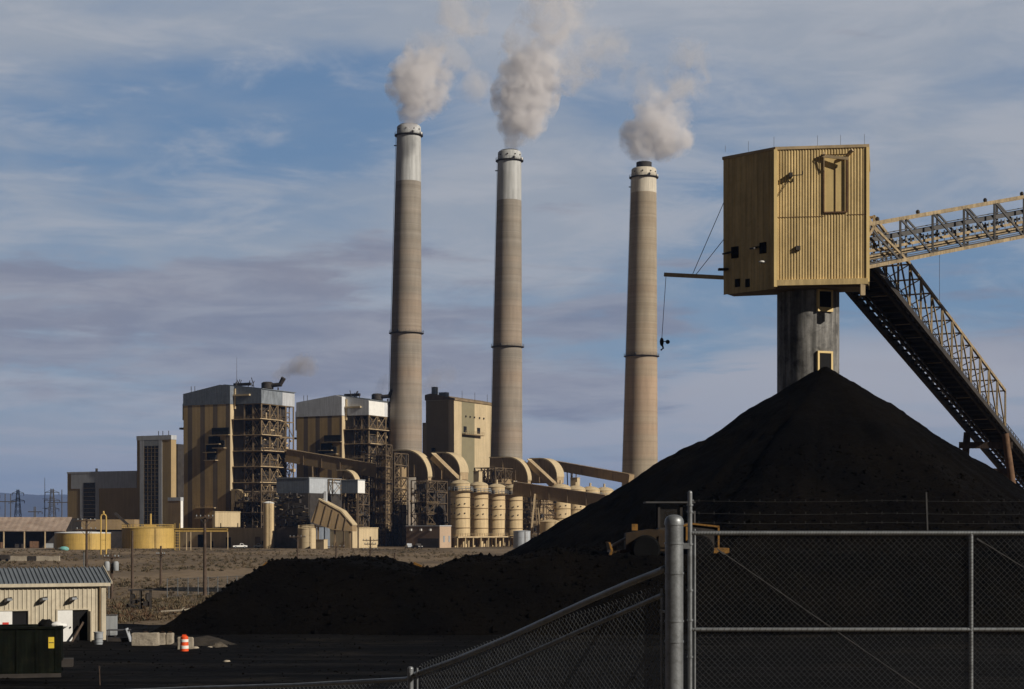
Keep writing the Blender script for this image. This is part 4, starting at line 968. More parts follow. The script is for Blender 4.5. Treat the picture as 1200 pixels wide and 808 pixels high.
def excavator(label, x, y, z, rz, boom):
    t = thing('excavator', label, 'excavator', (x, y, z), rz, 'excavators behind the coal')
    for s in (-1, 1): MB().yprism([(-1.9, .1), (-2.2, .5), (-1.9, .95), (1.9, .95), (2.2, .5), (1.9, .1)], s*1.1-.3, s*1.1+.3).build('track', M['rubber'], t)
    MB().box(-1.9, 1.5, -1.3, 1.3, 1.1, 2.0).build('deck', M['catyellow'], t); MB().box(-1.9, -.4, -1.2, 1.2, 2.0, 2.7).build('engine_cover', M['catyellow'], t)
    c = MB().box(.2, 1.5, .1, 1.3, 2.0, 3.2).build('cab', M['catyellow'], t); MB().box(.35, 1.52, .05, 1.32, 2.3, 3.0).build('window', M['glass'], c)
    p = [Vector(q) for q in boom]
    for a, b in zip(p[:-2], p[1:-1]): MB().bar(a, b, .38, .5).build('boom', M['catyellow'], t)
    MB().bar(p[-2], p[-1], .3, .36).build('arm', M['catyellow'], t)
    e = p[-1]; MB().yprism([(e.x-.5, e.z), (e.x+.3, e.z+.1), (e.x+.4, e.z-.7), (e.x-.2, e.z-1.0), (e.x-.7, e.z-.6)], -.5, .5).build('bucket', M['dark'], t)
    return t
excavator('yellow excavator with raised boom behind the dip in the coal', XX(505, 235), 235, ZZ(665, 235)-3.2, R(175), [(.8, -.4, 2.0), (1.4, -.4, 3.2), (2.5, -.4, 3.7), (3.4, -.4, 2.2)])
excavator('rusty orange excavator behind the flat left end of coal', XX(338, 190), 190, ZZ(663, 190)-2.9, R(180), [(.8, -.4, 2.0), (1.0, -.4, 3.1), (2.4, -.4, 3.2), (3.2, -.4, 2.4)])

# ---------------------------------------------------------------- wheel dozer on the coal
DZX, DZY = XX(784, 132), 132.0
t = thing('wheel_dozer', 'dirty yellow wheel dozer with dark cab working on the coal pile', 'dozer', (DZX, DZY, ZZ(656, 132)-.25), R(180))
kx = 132/F                                      # local x runs to the left in the photo (machine faces left)
MB().yprism([(-3.6, 1.3), (-3.6, 2.75), (-1.6, 2.95), (-1.0, 2.75), (-1.0, 1.0), (-3.2, 1.0)], -1.05, 1.05).build('rear_frame', M['dark'], t)
hd = MB(); hd.yprism([(-3.75, 2.72), (-3.75, 2.86), (-1.5, 3.1), (-1.0, 2.92), (-1.0, 2.78), (-1.6, 2.96)], -1.2, 1.2); hd.build('engine_hood', M['catyellow'], t)
for x in (-3.7, -1.25): MB().box(x-.07, x+.07, 1.06, 1.2, 1.1, 2.8).build('grille_post', M['catyellow'], t); 
MB().box(-4.5, -2.5, -1.3, 1.3, .75, 1.15).build('bumper', M['catyellow'], t)
MB().box(-1.0, .9, -1.1, 1.1, 1.2, 2.1).build('centre_frame', M['shadedirtyyellow'], t)
MB().yprism([(.3, .9), (.3, 2.55), (1.6, 2.6), (3.4, 2.3), (3.4, 1.0)], -1.0, 1.0).build('front_frame', M['shadedirtyyellow'], t)
cb = MB(); cb.box(-.9, .9, -.95, .95, 2.1, 2.7)
for sx in (-.85, .85):
    for s in (-.9, .9): cb.box(sx-.09, sx+.09, s-.09, s+.09, 2.7, 4.55)
c = cb.build('cab', M['dark'], t); MB().box(-.8, .8, -.86, .86, 2.7, 4.45).build('window', M['glass'], c); MB().box(-1.9, 1.9, -1.3, 1.3, 4.6, 4.72).build('roof', M['galgrey'], c)
MB().tube((-1.9, .5, 2.9), (-1.9, .5, 4.0), .09, n=8).build('exhaust', M['galgrey'], t)
MB().box(2.5, 2.95, .85, 1.1, 2.5, 3.0).build('work_lamp', M['catyellow'], t)
for x in (-2.2, 1.9):
    for s in (-1, 1):
        wv = MB().lathe([(.55, -.4), (.95, -.42), (1.1, -.3), (1.1, .3), (.95, .42), (.55, .4)], 24, c=(x, s*1.35, 1.05), axis='Y').build('wheel', M['rubber'], t, smooth=40)
        MB().lathe([(.1, -.3), (.56, -.25), (.56, .25), (.1, .3)], 16, c=(x, s*1.35, 1.05), axis='Y').build('rim', M['catyellow'], wv)
bl = MB(); bl.yprism([(4.35, .1), (4.6, .5), (4.45, 1.0), (4.65, 1.6), (4.8, 1.6), (4.62, 1.0), (4.8, .5), (4.5, .1)], -2.1, 2.1); bl.build('blade', M['catyellow'], t)
for s in (-.9, .9): MB().bar((2.0, s, 1.2), (4.5, s, .7), .22, .3).build('push_arm', M['shadedirtyyellow'], t)
MB().tube((3.0, .3, 2.1), (4.5, .3, 1.3), .1, n=8).build('ram', M['galv'], t)

# ---------------------------------------------------------------- coal transfer tower on the stacking tube
TC = (XX(947, 169), 169.0); K = 169/F
t = thing('transfer_tower', 'ochre metal clad transfer house on a sooty concrete tube in the coal', 'transfer tower', (TC[0], TC[1], 0))
TW = t
tb = MB(); tb.lathe([(36*K, -.5), (36*K, 12), (36*K, 33)], 56, c=(TC[0], TC[1], 0)); tb.build('stacking_tube', M['tube'], t, world=True, smooth=40)
ztop = ZZ(176, 165); zc0 = ZZ(329, 165); zfl = ZZ(335.5, 165)
C_ = Vector((XX(909, 165), 165)); R_ = Vector((XX(1017, 163.8), 163.8)); L_ = Vector((XX(848, 169.4), 169.4)); R2 = Vector((36.6, 175.0)); L2 = Vector((25.5, 177.5))
def inset(a, cen, k): return cen+(a-cen)*k
poly = [C_, R_, R2, L2, L_]; cen = sum(poly, Vector((0, 0)))/5
MB().prism([tuple(inset(p, cen, .978)) for p in poly], zc0+.85, ztop-.1).build('enclosure', M['towertan'], t, world=True)
def outn(a, b): d_ = (b-a).normalized(); n_ = Vector((d_.y, -d_.x)); return n_ if n_.dot((a+b)/2-cen) > 0 else -n_
dF = (R_-C_); nF = outn(C_, R_)
def onF(px):                                     # plan point on the front plane at photo column px
    kx_ = (px-CX)/F; s = (kx_*C_.y-C_.x)/(dF.x-kx_*dF.y); return C_+dF*s
p0, p1 = onF(965.5), onF(992.5); zo0, zo1 = ZZ(250, 164.6), ZZ(182, 164.6)
mb = MB(); per = .27; dp_ = .042
mb.sheet(C_, p0, zc0, ztop, per, dp_, nF); mb.sheet(p1, R_, zc0, ztop, per, dp_, nF); mb.sheet(p0, p1, zc0, zo0, per, dp_, nF); mb.sheet(p0, p1, zo1, ztop, per, dp_, nF)
mb.build('front_cladding', M['towertan'], t, world=True, recalc=False)
mb = MB(); mb.sheet(L_, C_, zfl-.25, ztop, .7, .05, outn(L_, C_)); mb.sheet(R_, R2, zc0+.5, ztop, per, dp_, outn(R_, R2)); mb.sheet(R2, L2, zc0+1.0, ztop, per, dp_, outn(R2, L2)); mb.sheet(L2, L_, zc0+.7, ztop, per, dp_, outn(L2, L_))
mb.build('side_cladding', M['towertan'], t, world=True, recalc=False)
# recessed smooth door panel with its frame and hoist beam
pd = nF*-.06
dm = MB(); q0, q1 = p0+pd, p1+pd; dm.add([(*q0, zo0), (*q1, zo0), (*q1, zo1), (*q0, zo1)], [(0, 1, 2, 3)])
i0, i1 = q0-nF*.1, q1-nF*.1; dm.add([(*i0, zo0), (*i1, zo0), (*i1, zo1), (*i0, zo1)], [(3, 2, 1, 0)]); dpn = dm.build('hatch_door', M['towerdoor'], t, world=True, recalc=False)
fr = MB(); 
V3 = lambda p, z: Vector((p.x, p.y, z))
o_ = nF*.1
fr.bar(V3(p0+o_, zo0), V3(p0+o_, zo1), .1); fr.bar(V3(p1+o_, zo0), V3(p1+o_, zo1), .1); fr.bar(V3(p0+o_, zo0), V3(p1+o_, zo0), .12)
mid = (p0+p1)/2; fr.bar(V3(mid-nF*.02, zo0), V3(mid-nF*.02, zo1-1.2), .05); fr.build('door_frame', M['rust'], dpn, world=True)
hb = MB(); hb.bar(V3(p0+nF*.2-dF.normalized()*.3, zo1-.15), V3(p1+nF*.45+dF.normalized()*.1, zo1-.55), .16, .28); hb.bar(V3(p1+nF*.1, zo1-.2), V3(p1+nF*.6+dF.normalized()*.5, zo1+.25), .2, .3)
hb.bar(V3(p0+nF*.1, zo1-.1), V3(p0+nF*.45, zo1+.05), .18, .26); hb.bar(V3(p0+nF*.4, zo1-.2), V3(p0+nF*.2, zo1-1.6), .08); hb.build('hoist_beam', M['steeltan'], t, world=True)
for a_, b_, z_ in ((C_, p0, zo0-.35), (p1, R_, zo0-.25), (onF(946), onF(946)+dF*.001, 0)):
    if z_: MB().bar(V3(a_+nF*.06, z_), V3(b_+nF*.06, z_), .03, .04).build('sheet_joint', M['rust'], t, world=True)
# roof, corner trims, skirt
MB().prism([tuple(inset(p, cen, 1.02)) for p in poly], ztop, ztop+.28).build('roof', M['steeltan'], t, world=True)
cnr = MB(); q = C_+outn(L_, C_)*.06; cnr.box(q.x-.16, q.x+.16, q.y-.22, q.y+.1, zfl-.1, ztop-.003); cnr.build('corner_trim', M['towerdoor'], t, world=True); cnr = MB(); q = R_; cnr.box(q.x-.16, q.x+.14, q.y-.12, q.y+.2, zc0-.3, ztop-.003); cnr.build('corner_trim', M['towerdoor'], t, world=True)
MB().prism([tuple(inset(p, cen, .95)) for p in (C_, R_, R_.lerp(R2, .3), L_.lerp(L2, .2), L_)], zfl-.2, zc0+.84).build('floor_frame', M['steelb'], t, world=True)
sk = MB(); sk.bar(V3(C_+nF*.1, zc0-.25), V3(R_+nF*.1, zc0-.25), .3, .55); sk.build('sill_beam', M['towertan'], t, world=True)
sk = MB(); q = R_-dF.normalized()*.5; sk.bar(V3(q, zc0-.4), V3(q, zc0-1.6), .45); sk.build('leg_stub', M['steeltan'], t, world=True)
# openings on the shaded face
dL = (C_-L_); nL = outn(L_, C_)
def onL(px): kx_ = (px-CX)/F; s = (kx_*L_.y-L_.x)/(dL.x-kx_*dL.y); return L_+dL*s
def dep_(p): return p.y
for (pa, pb, ya, yb) in ((857.5, 866, 290, 303.5), (890.5, 898.5, 285, 298), (862, 867.5, 327.5, 337), (874, 879, 327.5, 337)):
    a, b = onL(pa), onL(pb); mb = MB(); mb.bar(V3((a+b)/2+nL*.03, ZZ(yb, a.y)), V3((a+b)/2+nL*.03, ZZ(ya, a.y)), .12, (b-a).length); 
    m_ = MB(); d3 = Vector((*(b-a).normalized(), 0)); n3 = Vector((*nL, 0)); MM = Matrix((d3, n3, Vector((0, 0, 1)))).transposed()
    m_.obox(V3((a+b)/2+nL*.02, (ZZ(ya, a.y)+ZZ(yb, a.y))/2), ((b-a).length, .16, ZZ(ya, a.y)-ZZ(yb, a.y)), MM); m_.build('window', M['black'], t, world=True)
for px, py in ((888, 293), (856, 299)):
    a = onL(px); mb = MB(); mb.bar(V3(a+nL*.1, ZZ(py-3, a.y)), V3(a+nL*1.0, ZZ(py, a.y)), .5, .16); mb.build('awning', M['galgrey'], t, world=True)
a = onL(897); MB().sphere(V3(a+nL*.5, ZZ(308, a.y)), .28, (1.4, 1, .5), 10, 6).build('lamp', M['white'], t, world=True, smooth=60)
a = onF(935); MB().box(a.x-.22, a.x+.22, a.y-.25, a.y+.1, ZZ(293.5, 164.6), ZZ(288.5, 164.6)).build('vent', M['dark'], t, world=True)
# bracket with camera and its cable
a, b = onF(926), onF(940.5); mb = MB(); mb.bar(V3(a+nF*.35, ZZ(206.5, 164.6)), V3(b+nF*.45, ZZ(206, 164.6)), .07); mb.bar(V3(b+nF*.45, ZZ(206, 164.6)), V3(b+nF*.45, ZZ(202, 164.6)), .07); mb.box(a.x-.16, a.x+.16, a.y-.5, a.y, ZZ(208, 164.6), ZZ(203, 164.6)); mb.build('camera_bracket', M['dark'], t, world=True)
mb = MB(); mb.tube(V3(a+nF*.15, ZZ(209, 164.6)), V3(onF(911)+nF*.12, ZZ(230, 164.6)), .03, n=5); mb.build('cable', M['dark'], t, world=True)
for px, Yv in ((850, 169), (877, 167), (907, 165.2), (958, 164.6), (985, 164.4), (1013, 164)): MB().tube(W(px, 178, Yv)*1.0, Vector((XX(px, Yv), Yv, ztop+1.3)), .018, n=5).build('lightning_rod', M['galgrey'], t, world=True)
rv = MB(); rv.box(XX(930, 168), XX(936, 168), 167.6, 168.4, ztop+.2, ztop+.55); rv.box(XX(928.5, 168), XX(937, 168), 167.4, 168.6, ztop+.55, ztop+.8); rv.build('roof_vent', M['dark'], t, world=True)
MB().box(XX(946, 168), XX(953, 168), 167.7, 168.3, ztop+.25, ztop+.45).build('roof_hatch', M['dark'], t, world=True)
# windows in the tube
for ya, yb in ((340.5, 363), (413, 438)):
    ang = math.asin(max(-1, min(1, (960.3-947)/36))); n3 = Vector((math.sin(ang), -math.cos(ang), 0)); tn = Vector((math.cos(ang), math.sin(ang), 0)); MM = Matrix((tn, n3, Vector((0, 0, 1)))).transposed()
    c = Vector((TC[0], TC[1], 0))+n3*36*K; Yc = c.y; hw = 8.3*K/math.cos(ang); z0, z1 = ZZ(yb, Yc), ZZ(ya, Yc); zm = (z0+z1)/2
    wf = MB()
    for s in (-1, 1): wf.obox(c+tn*s*hw+Vector((0, 0, zm)), (.2, .3, z1-z0), MM)
    wf.obox(c+Vector((0, 0, z1)), (hw*2+.2, .32, .2), MM); wf.obox(c+Vector((0, 0, z0)), (hw*2+.2, .36, .42), MM)
    f_ = wf.build('window_frame', M['towerdoor'], t, world=True)
    g = MB(); g.obox(c+n3*.03+Vector((0, 0, zm)), (hw*2-.2, .16, z1-z0-.3), MM); g.build('window_pane', M['black'], f_, world=True)
# davit boom with cables and hanging hook block
e0, e1 = W(778.5, 322, 172), W(856, 326, 169.6)
MB().bar(e0, e1, .3, .38).build('boom', M['steeltan'], t, world=True)
cb = MB(); m_ = e0.lerp(e1, .42); cb.tube(m_, W(848, 238, 169.3), .035, n=5); cb.tube(m_+Vector((.3, 0, 0)), W(848, 281, 169.3), .035, n=5); cb.build('stay_cable', M['dark'], t, world=True)
hk = MB(); h0 = W(780.5, 323, 172); h1 = W(775.5, 398, 172); hk.tube(h0, h1, .03, n=5); hk.build('hoist_rope', M['dark'], t, world=True)
hk = MB(); hk.sphere(h1+Vector((0, 0, -.25)), .3, (.7, .6, 1.5), 8, 6); hk.path([h1+Vector((.05, 0, -.5)), h1+Vector((.15, 0, -.9)), h1+Vector((-.1, 0, -1.1))], .09, 6); hk.sphere(h1+Vector((.6, 0, -.25)), .22, (1, 1, 1), 8, 6); hk.bar(h1+Vector((-.2, 0, -.2)), h1+Vector((.75, 0, -.2)), .08); hk.build('hook_block', M['dark'], t, world=True, smooth=50)
cy = W(850, 316, 169.0); MB().box(cy.x-.7, cy.x+.3, cy.y-.3, cy.y+.3, cy.z-.1, cy.z+.1).build('boom_bracket', M['dark'], t, world=True)

# ---------------------------------------------------------------- open truss conveyor galleries
def truss(label, a, b, width, hgt, n, deckspec, sidec, roof=False, a2=None):
    t = thing('conveyor_bridge', label, 'conveyor bridge', (a.x, a.y, 0), 0, 'open truss conveyor bridges')
    dv = b-a; dh = Vector((dv.x, dv.y, 0)).normalized(); lf = Vector((-dh.y, dh.x, 0)); up = Vector((0, 0, 1))
    for s in (0, 1):
        o = lf*width*s; nm = 'near_truss' if s == 0 else 'far_truss'; mb = MB(); m1 = MB()
        m1.bar(a+o, b+o, .24, .34); m1.bar(a+o+up*hgt, b+o+up*hgt, .24, .34)
        for i in range(n+1):
            p = a.lerp(b, i/n)+o; mb.bar(p, p+up*hgt, .2)
            if i < n:
                q = a.lerp(b, (i+1)/n)+o
                mb.bar(p+up*hgt, q, .14, .2)
        ch = m1.build('chord', sidec, t, world=True); mb.build('web_members', sidec if s == 0 and deckspec == 'lower' else M['galgrey'], t, world=True)
    # portals and cross ties
    mb = MB()
    for i in range(n+1):
        p = a.lerp(b, i/n); mb.bar(p+up*hgt, p+lf*width+up*hgt, .16); mb.bar(p, p+lf*width, .2, .3)
        if i < n and deckspec == 'lower':
            q = a.lerp(b, (i+1)/n); mb.bar(p+up*hgt, q+lf*width+up*hgt, .1)
    mb.build('cross_tie', M['galgrey'] if deckspec != 'lower' else M['steeltan'], t, world=True)
    return t, dh, lf, up
a = W(1016, 313.5, 167.2); b = W(1200, 277.5, 180); ext = (b-a)*1.6
t, dh, lf, up = truss('conveyor bridge climbing away from the tower top with belt rollers showing', a, a+ext, 3.6, 4.2, 8, 'upper', M['trusstan'])
TL = ext.length; n = 60
bm_ = MB()
bm_.bar(a+lf*1.8+up*2.05, a+ext+lf*1.8+up*2.05, 1.5, .06); bm_.bar(a+lf*1.8+up*1.0, a+ext+lf*1.8+up*1.0, 1.3, .05); bm_.build('belt', M['belt'], t, world=True)
ch = MB(); ch.bar(a+lf*.9+up*2.65, a+ext+lf*.9+up*2.65, .1, .5); ch.bar(a+lf*.95+up*3.05, a+ext+lf*.95+up*3.05, .8, .09); ch.build('belt_cover', M['galgrey'], t, world=True)
st_ = MB(); st_.bar(a+lf*.85+up*1.55, a+ext+lf*.85+up*1.55, .12, .28); st_.bar(a+lf*.75+up*.95, a+ext+lf*.75+up*.95, .1, .5); st_.build('stringer', M['trusstan'], t, world=True)
for i in range(n):
    p = a+ext*(i+.5)/n; mb = MB(); c = p+lf*.95+up*1.95
    mb.tube(c, c+lf*1.5, .11, n=8); mb.bar(c-up*.35, c+up*.3, .12); mb.bar(c+dh*.18-up*.2, c+dh*.18+up*.1, .1); mb.build('idler', M['galgrey'] if i % 2 else M['paleblue'], t, world=True)
fl = MB(); fl.bar(a+lf*.55+up*.62, a+ext+lf*.55+up*.62, .9, .07); fl.bar(a+lf*3.0+up*.62, a+ext+lf*3.0+up*.62, .9, .07); fl.build('walkway', M['galgrey'], t, world=True)
rl = MB()
for i in range(41):
    p = a+ext*i/40+lf*.95+up*.65; rl.bar(p, p+up*1.0, .06)
for h in (.5, 1.0): rl.bar(a+lf*.95+up*(.65+h), a+ext+lf*.95+up*(.65+h), .05)
rl.build('handrail', M['steelb'], t, world=True)
cd = MB(); 
for h, r_ in ((.25, .07), (.42, .05), (1.15, .06)): cd.tube(a+lf*.12+up*h, a+ext+lf*.12+up*h, r_, n=6)
cd.build('cable_tray', M['galgrey'], t, world=True)
pt = MB(); pt.bar(a-dh*1.0+up*6.0, a+dh*1.3+up*3.6, .22, .3); pt.bar(a-dh*.8+up*1.8, a+dh*1.0+up*4.2, .22, .28); pt.bar(a+dh*.9+up*4.1, a+dh*6.0+up*.9, .16, .22); pt.build('end_portal', M['trusstan'], t, world=True)
for i in (1, 5, 12, 16, 20): p = a+ext*(i/26)+up*4.35; MB().lathe([(.12, 0), (.2, .1), (.2, .3), (.08, .42)], 8, c=tuple(p)).build('lamp', M['dark'], t, world=True)
dw = W(1101, 296, 173.5); t9 = MB(); t9.tube(dw, dw-Vector((0, 0, 5.6)), .02, n=5); t9.build('hanging_cable', M['dark'], t, world=True)

A = W(1024, 309, 171.5); B = W(1178, 502, 215)
t, dh, lf, up = truss('steep conveyor bridge going down behind the coal with dark underside', A, B, 4.5, 4.7, 13, 'lower', M['trusstan'])
ext2 = (B-A)*1.55; E = A+ext2
bm_ = MB(); bm_.bar(A+lf*1.75-up*.02, E+lf*1.75-up*.02, 2.4, .12); bm_.build('deck', M['belt'], t, world=True)
ed = MB(); ed.bar(A+lf*4.5-up*.25, E+lf*4.5-up*.25, .4, .9); ed.bar(A-up*.2, E-up*.2, .34, .6); ed.build('edge_beam', M['dark'], t, world=True)
dk = MB(); dk.bar(A+lf*3.45-up*.3, E+lf*3.45-up*.3, .25, .3); dk.bar(A+lf*2.95-up*.3, E+lf*2.95-up*.3, .2, .3); dk.bar(A+lf*.55-up*.5, E+lf*.55-up*.5, .25, .5)
for i in range(48):
    p = A+ext2*i/48; dk.bar(p+lf*2.9-up*.15, p+lf*4.5-up*.15, .5, .2); dk.bar(p-up*.25, p+lf*3.4-up*.25, .25, .3)
dk.build('under_frame', M['dark'], t, world=True)
bt = MB(); bt.bar(A+lf*2.0+up*1.15, E+lf*2.0+up*1.15, 1.6, .08); bt.bar(A+lf*2.0+up*.75, E+lf*2.0+up*.75, 1.8, .3); bt.build('belt', M['belt'], t, world=True)
rl = MB()
for i in range(66):
    p = A+ext2*i/65+lf*.25; rl.bar(p, p+up*1.1, .07)
    if i < 65:
        q = A+ext2*(i+1)/65+lf*.25; rl.bar(p, q+up*1.1, .04); rl.bar(p+up*1.1, q, .04)
for h in (.55, 1.1): rl.bar(A+lf*.25+up*h, E+lf*.25+up*h, .06)
rl.build('handrail', M['galgrey'], t, world=True)
# the trestle bent carrying it
t = thing('trestle_bent', 'rusty splayed steel trestle holding up the steep conveyor bridge', 'trestle', (B.x, B.y, 0))
def leg(p, q, m): MB().tube(p, q, .62, .45, n=12).build('leg', m, t, world=True, smooth=40)
n0 = B+Vector((0, 0, -.7)); f0 = B+lf*4.5+Vector((0, 0, -.7)); Yb = B.y
leg(Vector((XX(1203, Yb), Yb, -.5)), n0, M['rust']); leg(Vector((XX(1119, Yb+2.5), Yb+2.5, -.5)), Vector((XX(1133.5, Yb+2.3), Yb+2.3, ZZ(507, Yb+2.3))), M['wood'])
for py in (522, 553):
    MB().bar(W(1124, py, Yb+2.3), W(1186, py, Yb), .7, .8).build('crossbeam', M['wood'], t, world=True)

# ---------------------------------------------------------------- beige shed at the left
SH = W(122.5, 752, 114.3); RZ = R(23)
t = thing('metal_shed', 'beige ribbed metal shed with two open white doors', 'shed', (SH.x, SH.y, 0), RZ)
zE = ZZ(683.5, 114.3); Ls = 16.0; Dp = 6.2; zR = zE+.95
dr = [(-7.85, -6.6+.05), (-3.05, -1.05)]       # door openings, local x
d_h = 2.15
cut = [(-Ls, -7.5), (-5.55, -3.15), (-1.0, 0)]
mb = MB(); mb.box(-Ls, 0, .12, Dp, -.2, zE-.05)
mb.build('wall', M['shedwall'], t)
ds = [(-6.95, -4.95), (-3.10, -1.05)]          # clear door openings
mb = MB(); segs = [(-Ls, ds[0][0]), (ds[0][1], ds[1][0]), (ds[1][1], -.2)]
for a, b in segs: mb.sheet((a, 0), (b, 0), .05, zE-.2, .275, .045, (0, -1), .3)
for a, b in ds: mb.sheet((a, 0), (b, 0), d_h, zE-.2, .275, .045, (0, -1), .3)
mb.build('wall_cladding', M['shedwall'], t, recalc=False)
MB().box(-.22, .08, -.1, .12, 0, zE-.2).build('corner_trim', M['shedwall'], t)
MB().tube((-.32, -.12, .1), (-.32, -.12, zE-.2), .05, n=8).build('downpipe', M['steelb'], t)
MB().box(-Ls, .35, -.28, -.08, zE-.2, zE+.02).build('gutter', M['shedwall'], t)
mb = MB(); mb.yprism([(0, 0)]*0+[(-Ls, 0), (-Ls, 0)], 0, 0) if False else None
sl_ = math.atan2(zR-zE, Dp/2); rf = MB(); n = 58
for i in range(n):
    a = -Ls+(Ls+.4)*i/n; b = a+(Ls+.4)/n
    for (u0, u1, h) in ((a, a+(b-a)*.72, .02), (a+(b-a)*.72, b, .09)):
        rf.add([(u0, -.25, zE+h), (u1, -.25, zE+h), (u1, Dp/2, zR+h), (u0, Dp/2, zR+h), (u0, Dp+.25, zE+h), (u1, Dp+.25, zE+h), (u0, -.25, zE-.03), (u1, -.25, zE-.03), (u0, Dp+.25, zE-.03), (u1, Dp+.25, zE-.03)], [(0, 1, 2, 3), (3, 2, 5, 4), (6, 7, 1, 0), (4, 5, 9, 8), (0, 3, 4, 8, 6), (1, 7, 9, 5, 2)])
rf.build('roof', M['roofmetal'], t, recalc=True)
MB().yprism([(-.05, 0), (.02, 0), (.02, 1), (-.05, 1)], 0, 0) if False else None
gb = MB(); gb.add([(.41, -.28, zE-.05), (.41, Dp/2, zR-.02), (.41, Dp+.28, zE-.05), (.41, -.28, zE+.12), (.41, Dp/2, zR+.16), (.41, Dp+.28, zE+.12), (.47, -.28, zE-.05), (.47, Dp/2, zR-.02), (.47, Dp+.28, zE-.05), (.47, -.28, zE+.12), (.47, Dp/2, zR+.16), (.47, Dp+.28, zE+.12)], [(0, 1, 4, 3), (1, 2, 5, 4), (9, 10, 7, 6), (10, 11, 8, 7), (3, 4, 10, 9), (4, 5, 11, 10), (6, 7, 1, 0), (7, 8, 2, 1), (0, 3, 9, 6), (2, 8, 11, 5)]); gb.build('verge', M['shedwall'], t)
for i, (a, b) in enumerate(ds):
    mb = MB(); mb.box(a-.06, a+.02, -.09, .1, 0, d_h+.08); mb.box(b-.02, b+.06, -.09, .1, 0, d_h+.08); mb.box(a+.02, b-.02, -.09, .1, d_h, d_h+.08); fr_ = mb.build('door_frame', M['shedwall'], t)
    MB().box(a+.03, b-.03, .05, .117, .02, d_h).build('doorway', M['black'], fr_)
    dd = MB(); dd.box(a+.03, (a+b)/2-.03, -.06, 0.0, .03, d_h-.02); dl = dd.build('door', M['white'], t, label='white door leaf, the other half of the opening is dark')
    MB().sphere(((a+b)/2-.18, -.1, 1.0), .06, (1, 1, 1), 8, 6).build('handle', M['dark'], dl)
    if i == 0: MB().box(a+.35, a+.75, -.068, -.062, 1.25, 1.42).build('sign', M['red'], dl)
    if i == 1: MB().obox((b-.02, -.42, 1.05), (.05, .75, 2.05), Matrix.Rotation(R(8), 3, 'Z')).build('open_leaf', M['shedwall'], t)
for x in (-6.25, -4.0, -2.1):
    lp = MB(); lp.yprism([(x-.28, zE-1.18), (x-.2, zE-.92), (x+.2, zE-.84), (x+.26, zE-1.02)], -.5, -.05); l_ = lp.build('wall_lamp', M['dark'], t); MB().box(x-.1, x+.22, -.52, -.502, zE-1.06, zE-.92).build('lens', M['grey'], l_)
def onshed(x, y): v = Matrix.Rotation(RZ, 3, 'Z') @ Vector((x, y, 0)); return SH.x+v.x, SH.y+v.y
# things round the shed
x, y = onshed(-1.55, -.45); t = thing('wooden_plank', 'thin grey plank leaning in the open shed doorway', 'plank', (x, y, 0), RZ); MB().bar((-.75, -.35, 0), (.1, .1, 1.35), .05, .14).build('plank', M['wood'], t); MB().bar((-.8, -.37, 0), (-.74, -.34, .09), .055, .16).build('end_cap', M['galgrey'], t)
def bin_(label, px, py, r, h, m):
    Yb = GY(py); t = thing('waste_bin', label, 'waste bin', (XX(px, Yb), Yb, .02)); MB().lathe([(r*.85, 0), (r, h), (r+.03, h), (r+.03, h+.05), (r-.05, h+.05), (r*.8, .08)], 24).build('bin_body', m, t, smooth=40)
    for z in (.3, .6): MB().lathe([(r*.9+.06*z, h*z-.02), (r*.93+.08*z, h*z-.02), (r*.93+.08*z, h*z+.02), (r*.9+.06*z, h*z+.02)], 24).build('hoop', m, t)
bin_('round grey waste bin standing at the shed corner', 115.5, 757.5, .29, .85, M['grey'])
Yb = GY(757); t = thing('steel_cabinet', 'grey steel cabinet standing behind the waste bin', 'cabinet', (XX(131, 118), 118, 0), R(6)); MB().box(-.4, .35, -.3, .3, .2, 1.55).build('body', M['grey'], t); MB().box(-.42, .37, -.33, .33, 1.55, 1.6).build('lid', M['galgrey'], t); MB().box(-.34, .29, -.33, -.302, .3, 1.45).build('door', M['grey'], t)
for s in (-.3, .25): MB().box(s-.05, s+.05, -.25, .25, 0, .2).build('leg', M['dark'], t)
t = thing('work_bench', 'grey steel bench with slanted end panel beside the concrete blocks', 'bench', (XX(142, 113), 113, 0), R(4)); MB().box(-.9, .6, -.4, .4, .82, .88).build('top', M['galgrey'], t); MB().obox((.55, -.2, .5), (.05, .9, 1.0), Matrix.Rotation(R(-18), 3, 'Y')).build('end_panel', M['paleblue'], t); MB().box(-.85, .4, -.3, .3, .1, .35).build('shelf', M['dark'], t)
for sx in (-.85, .5):
    for s in (-.35, .35): MB().box(sx-.03, sx+.03, s-.03, s+.03, 0, .82).build('leg', M['galgrey'], t)
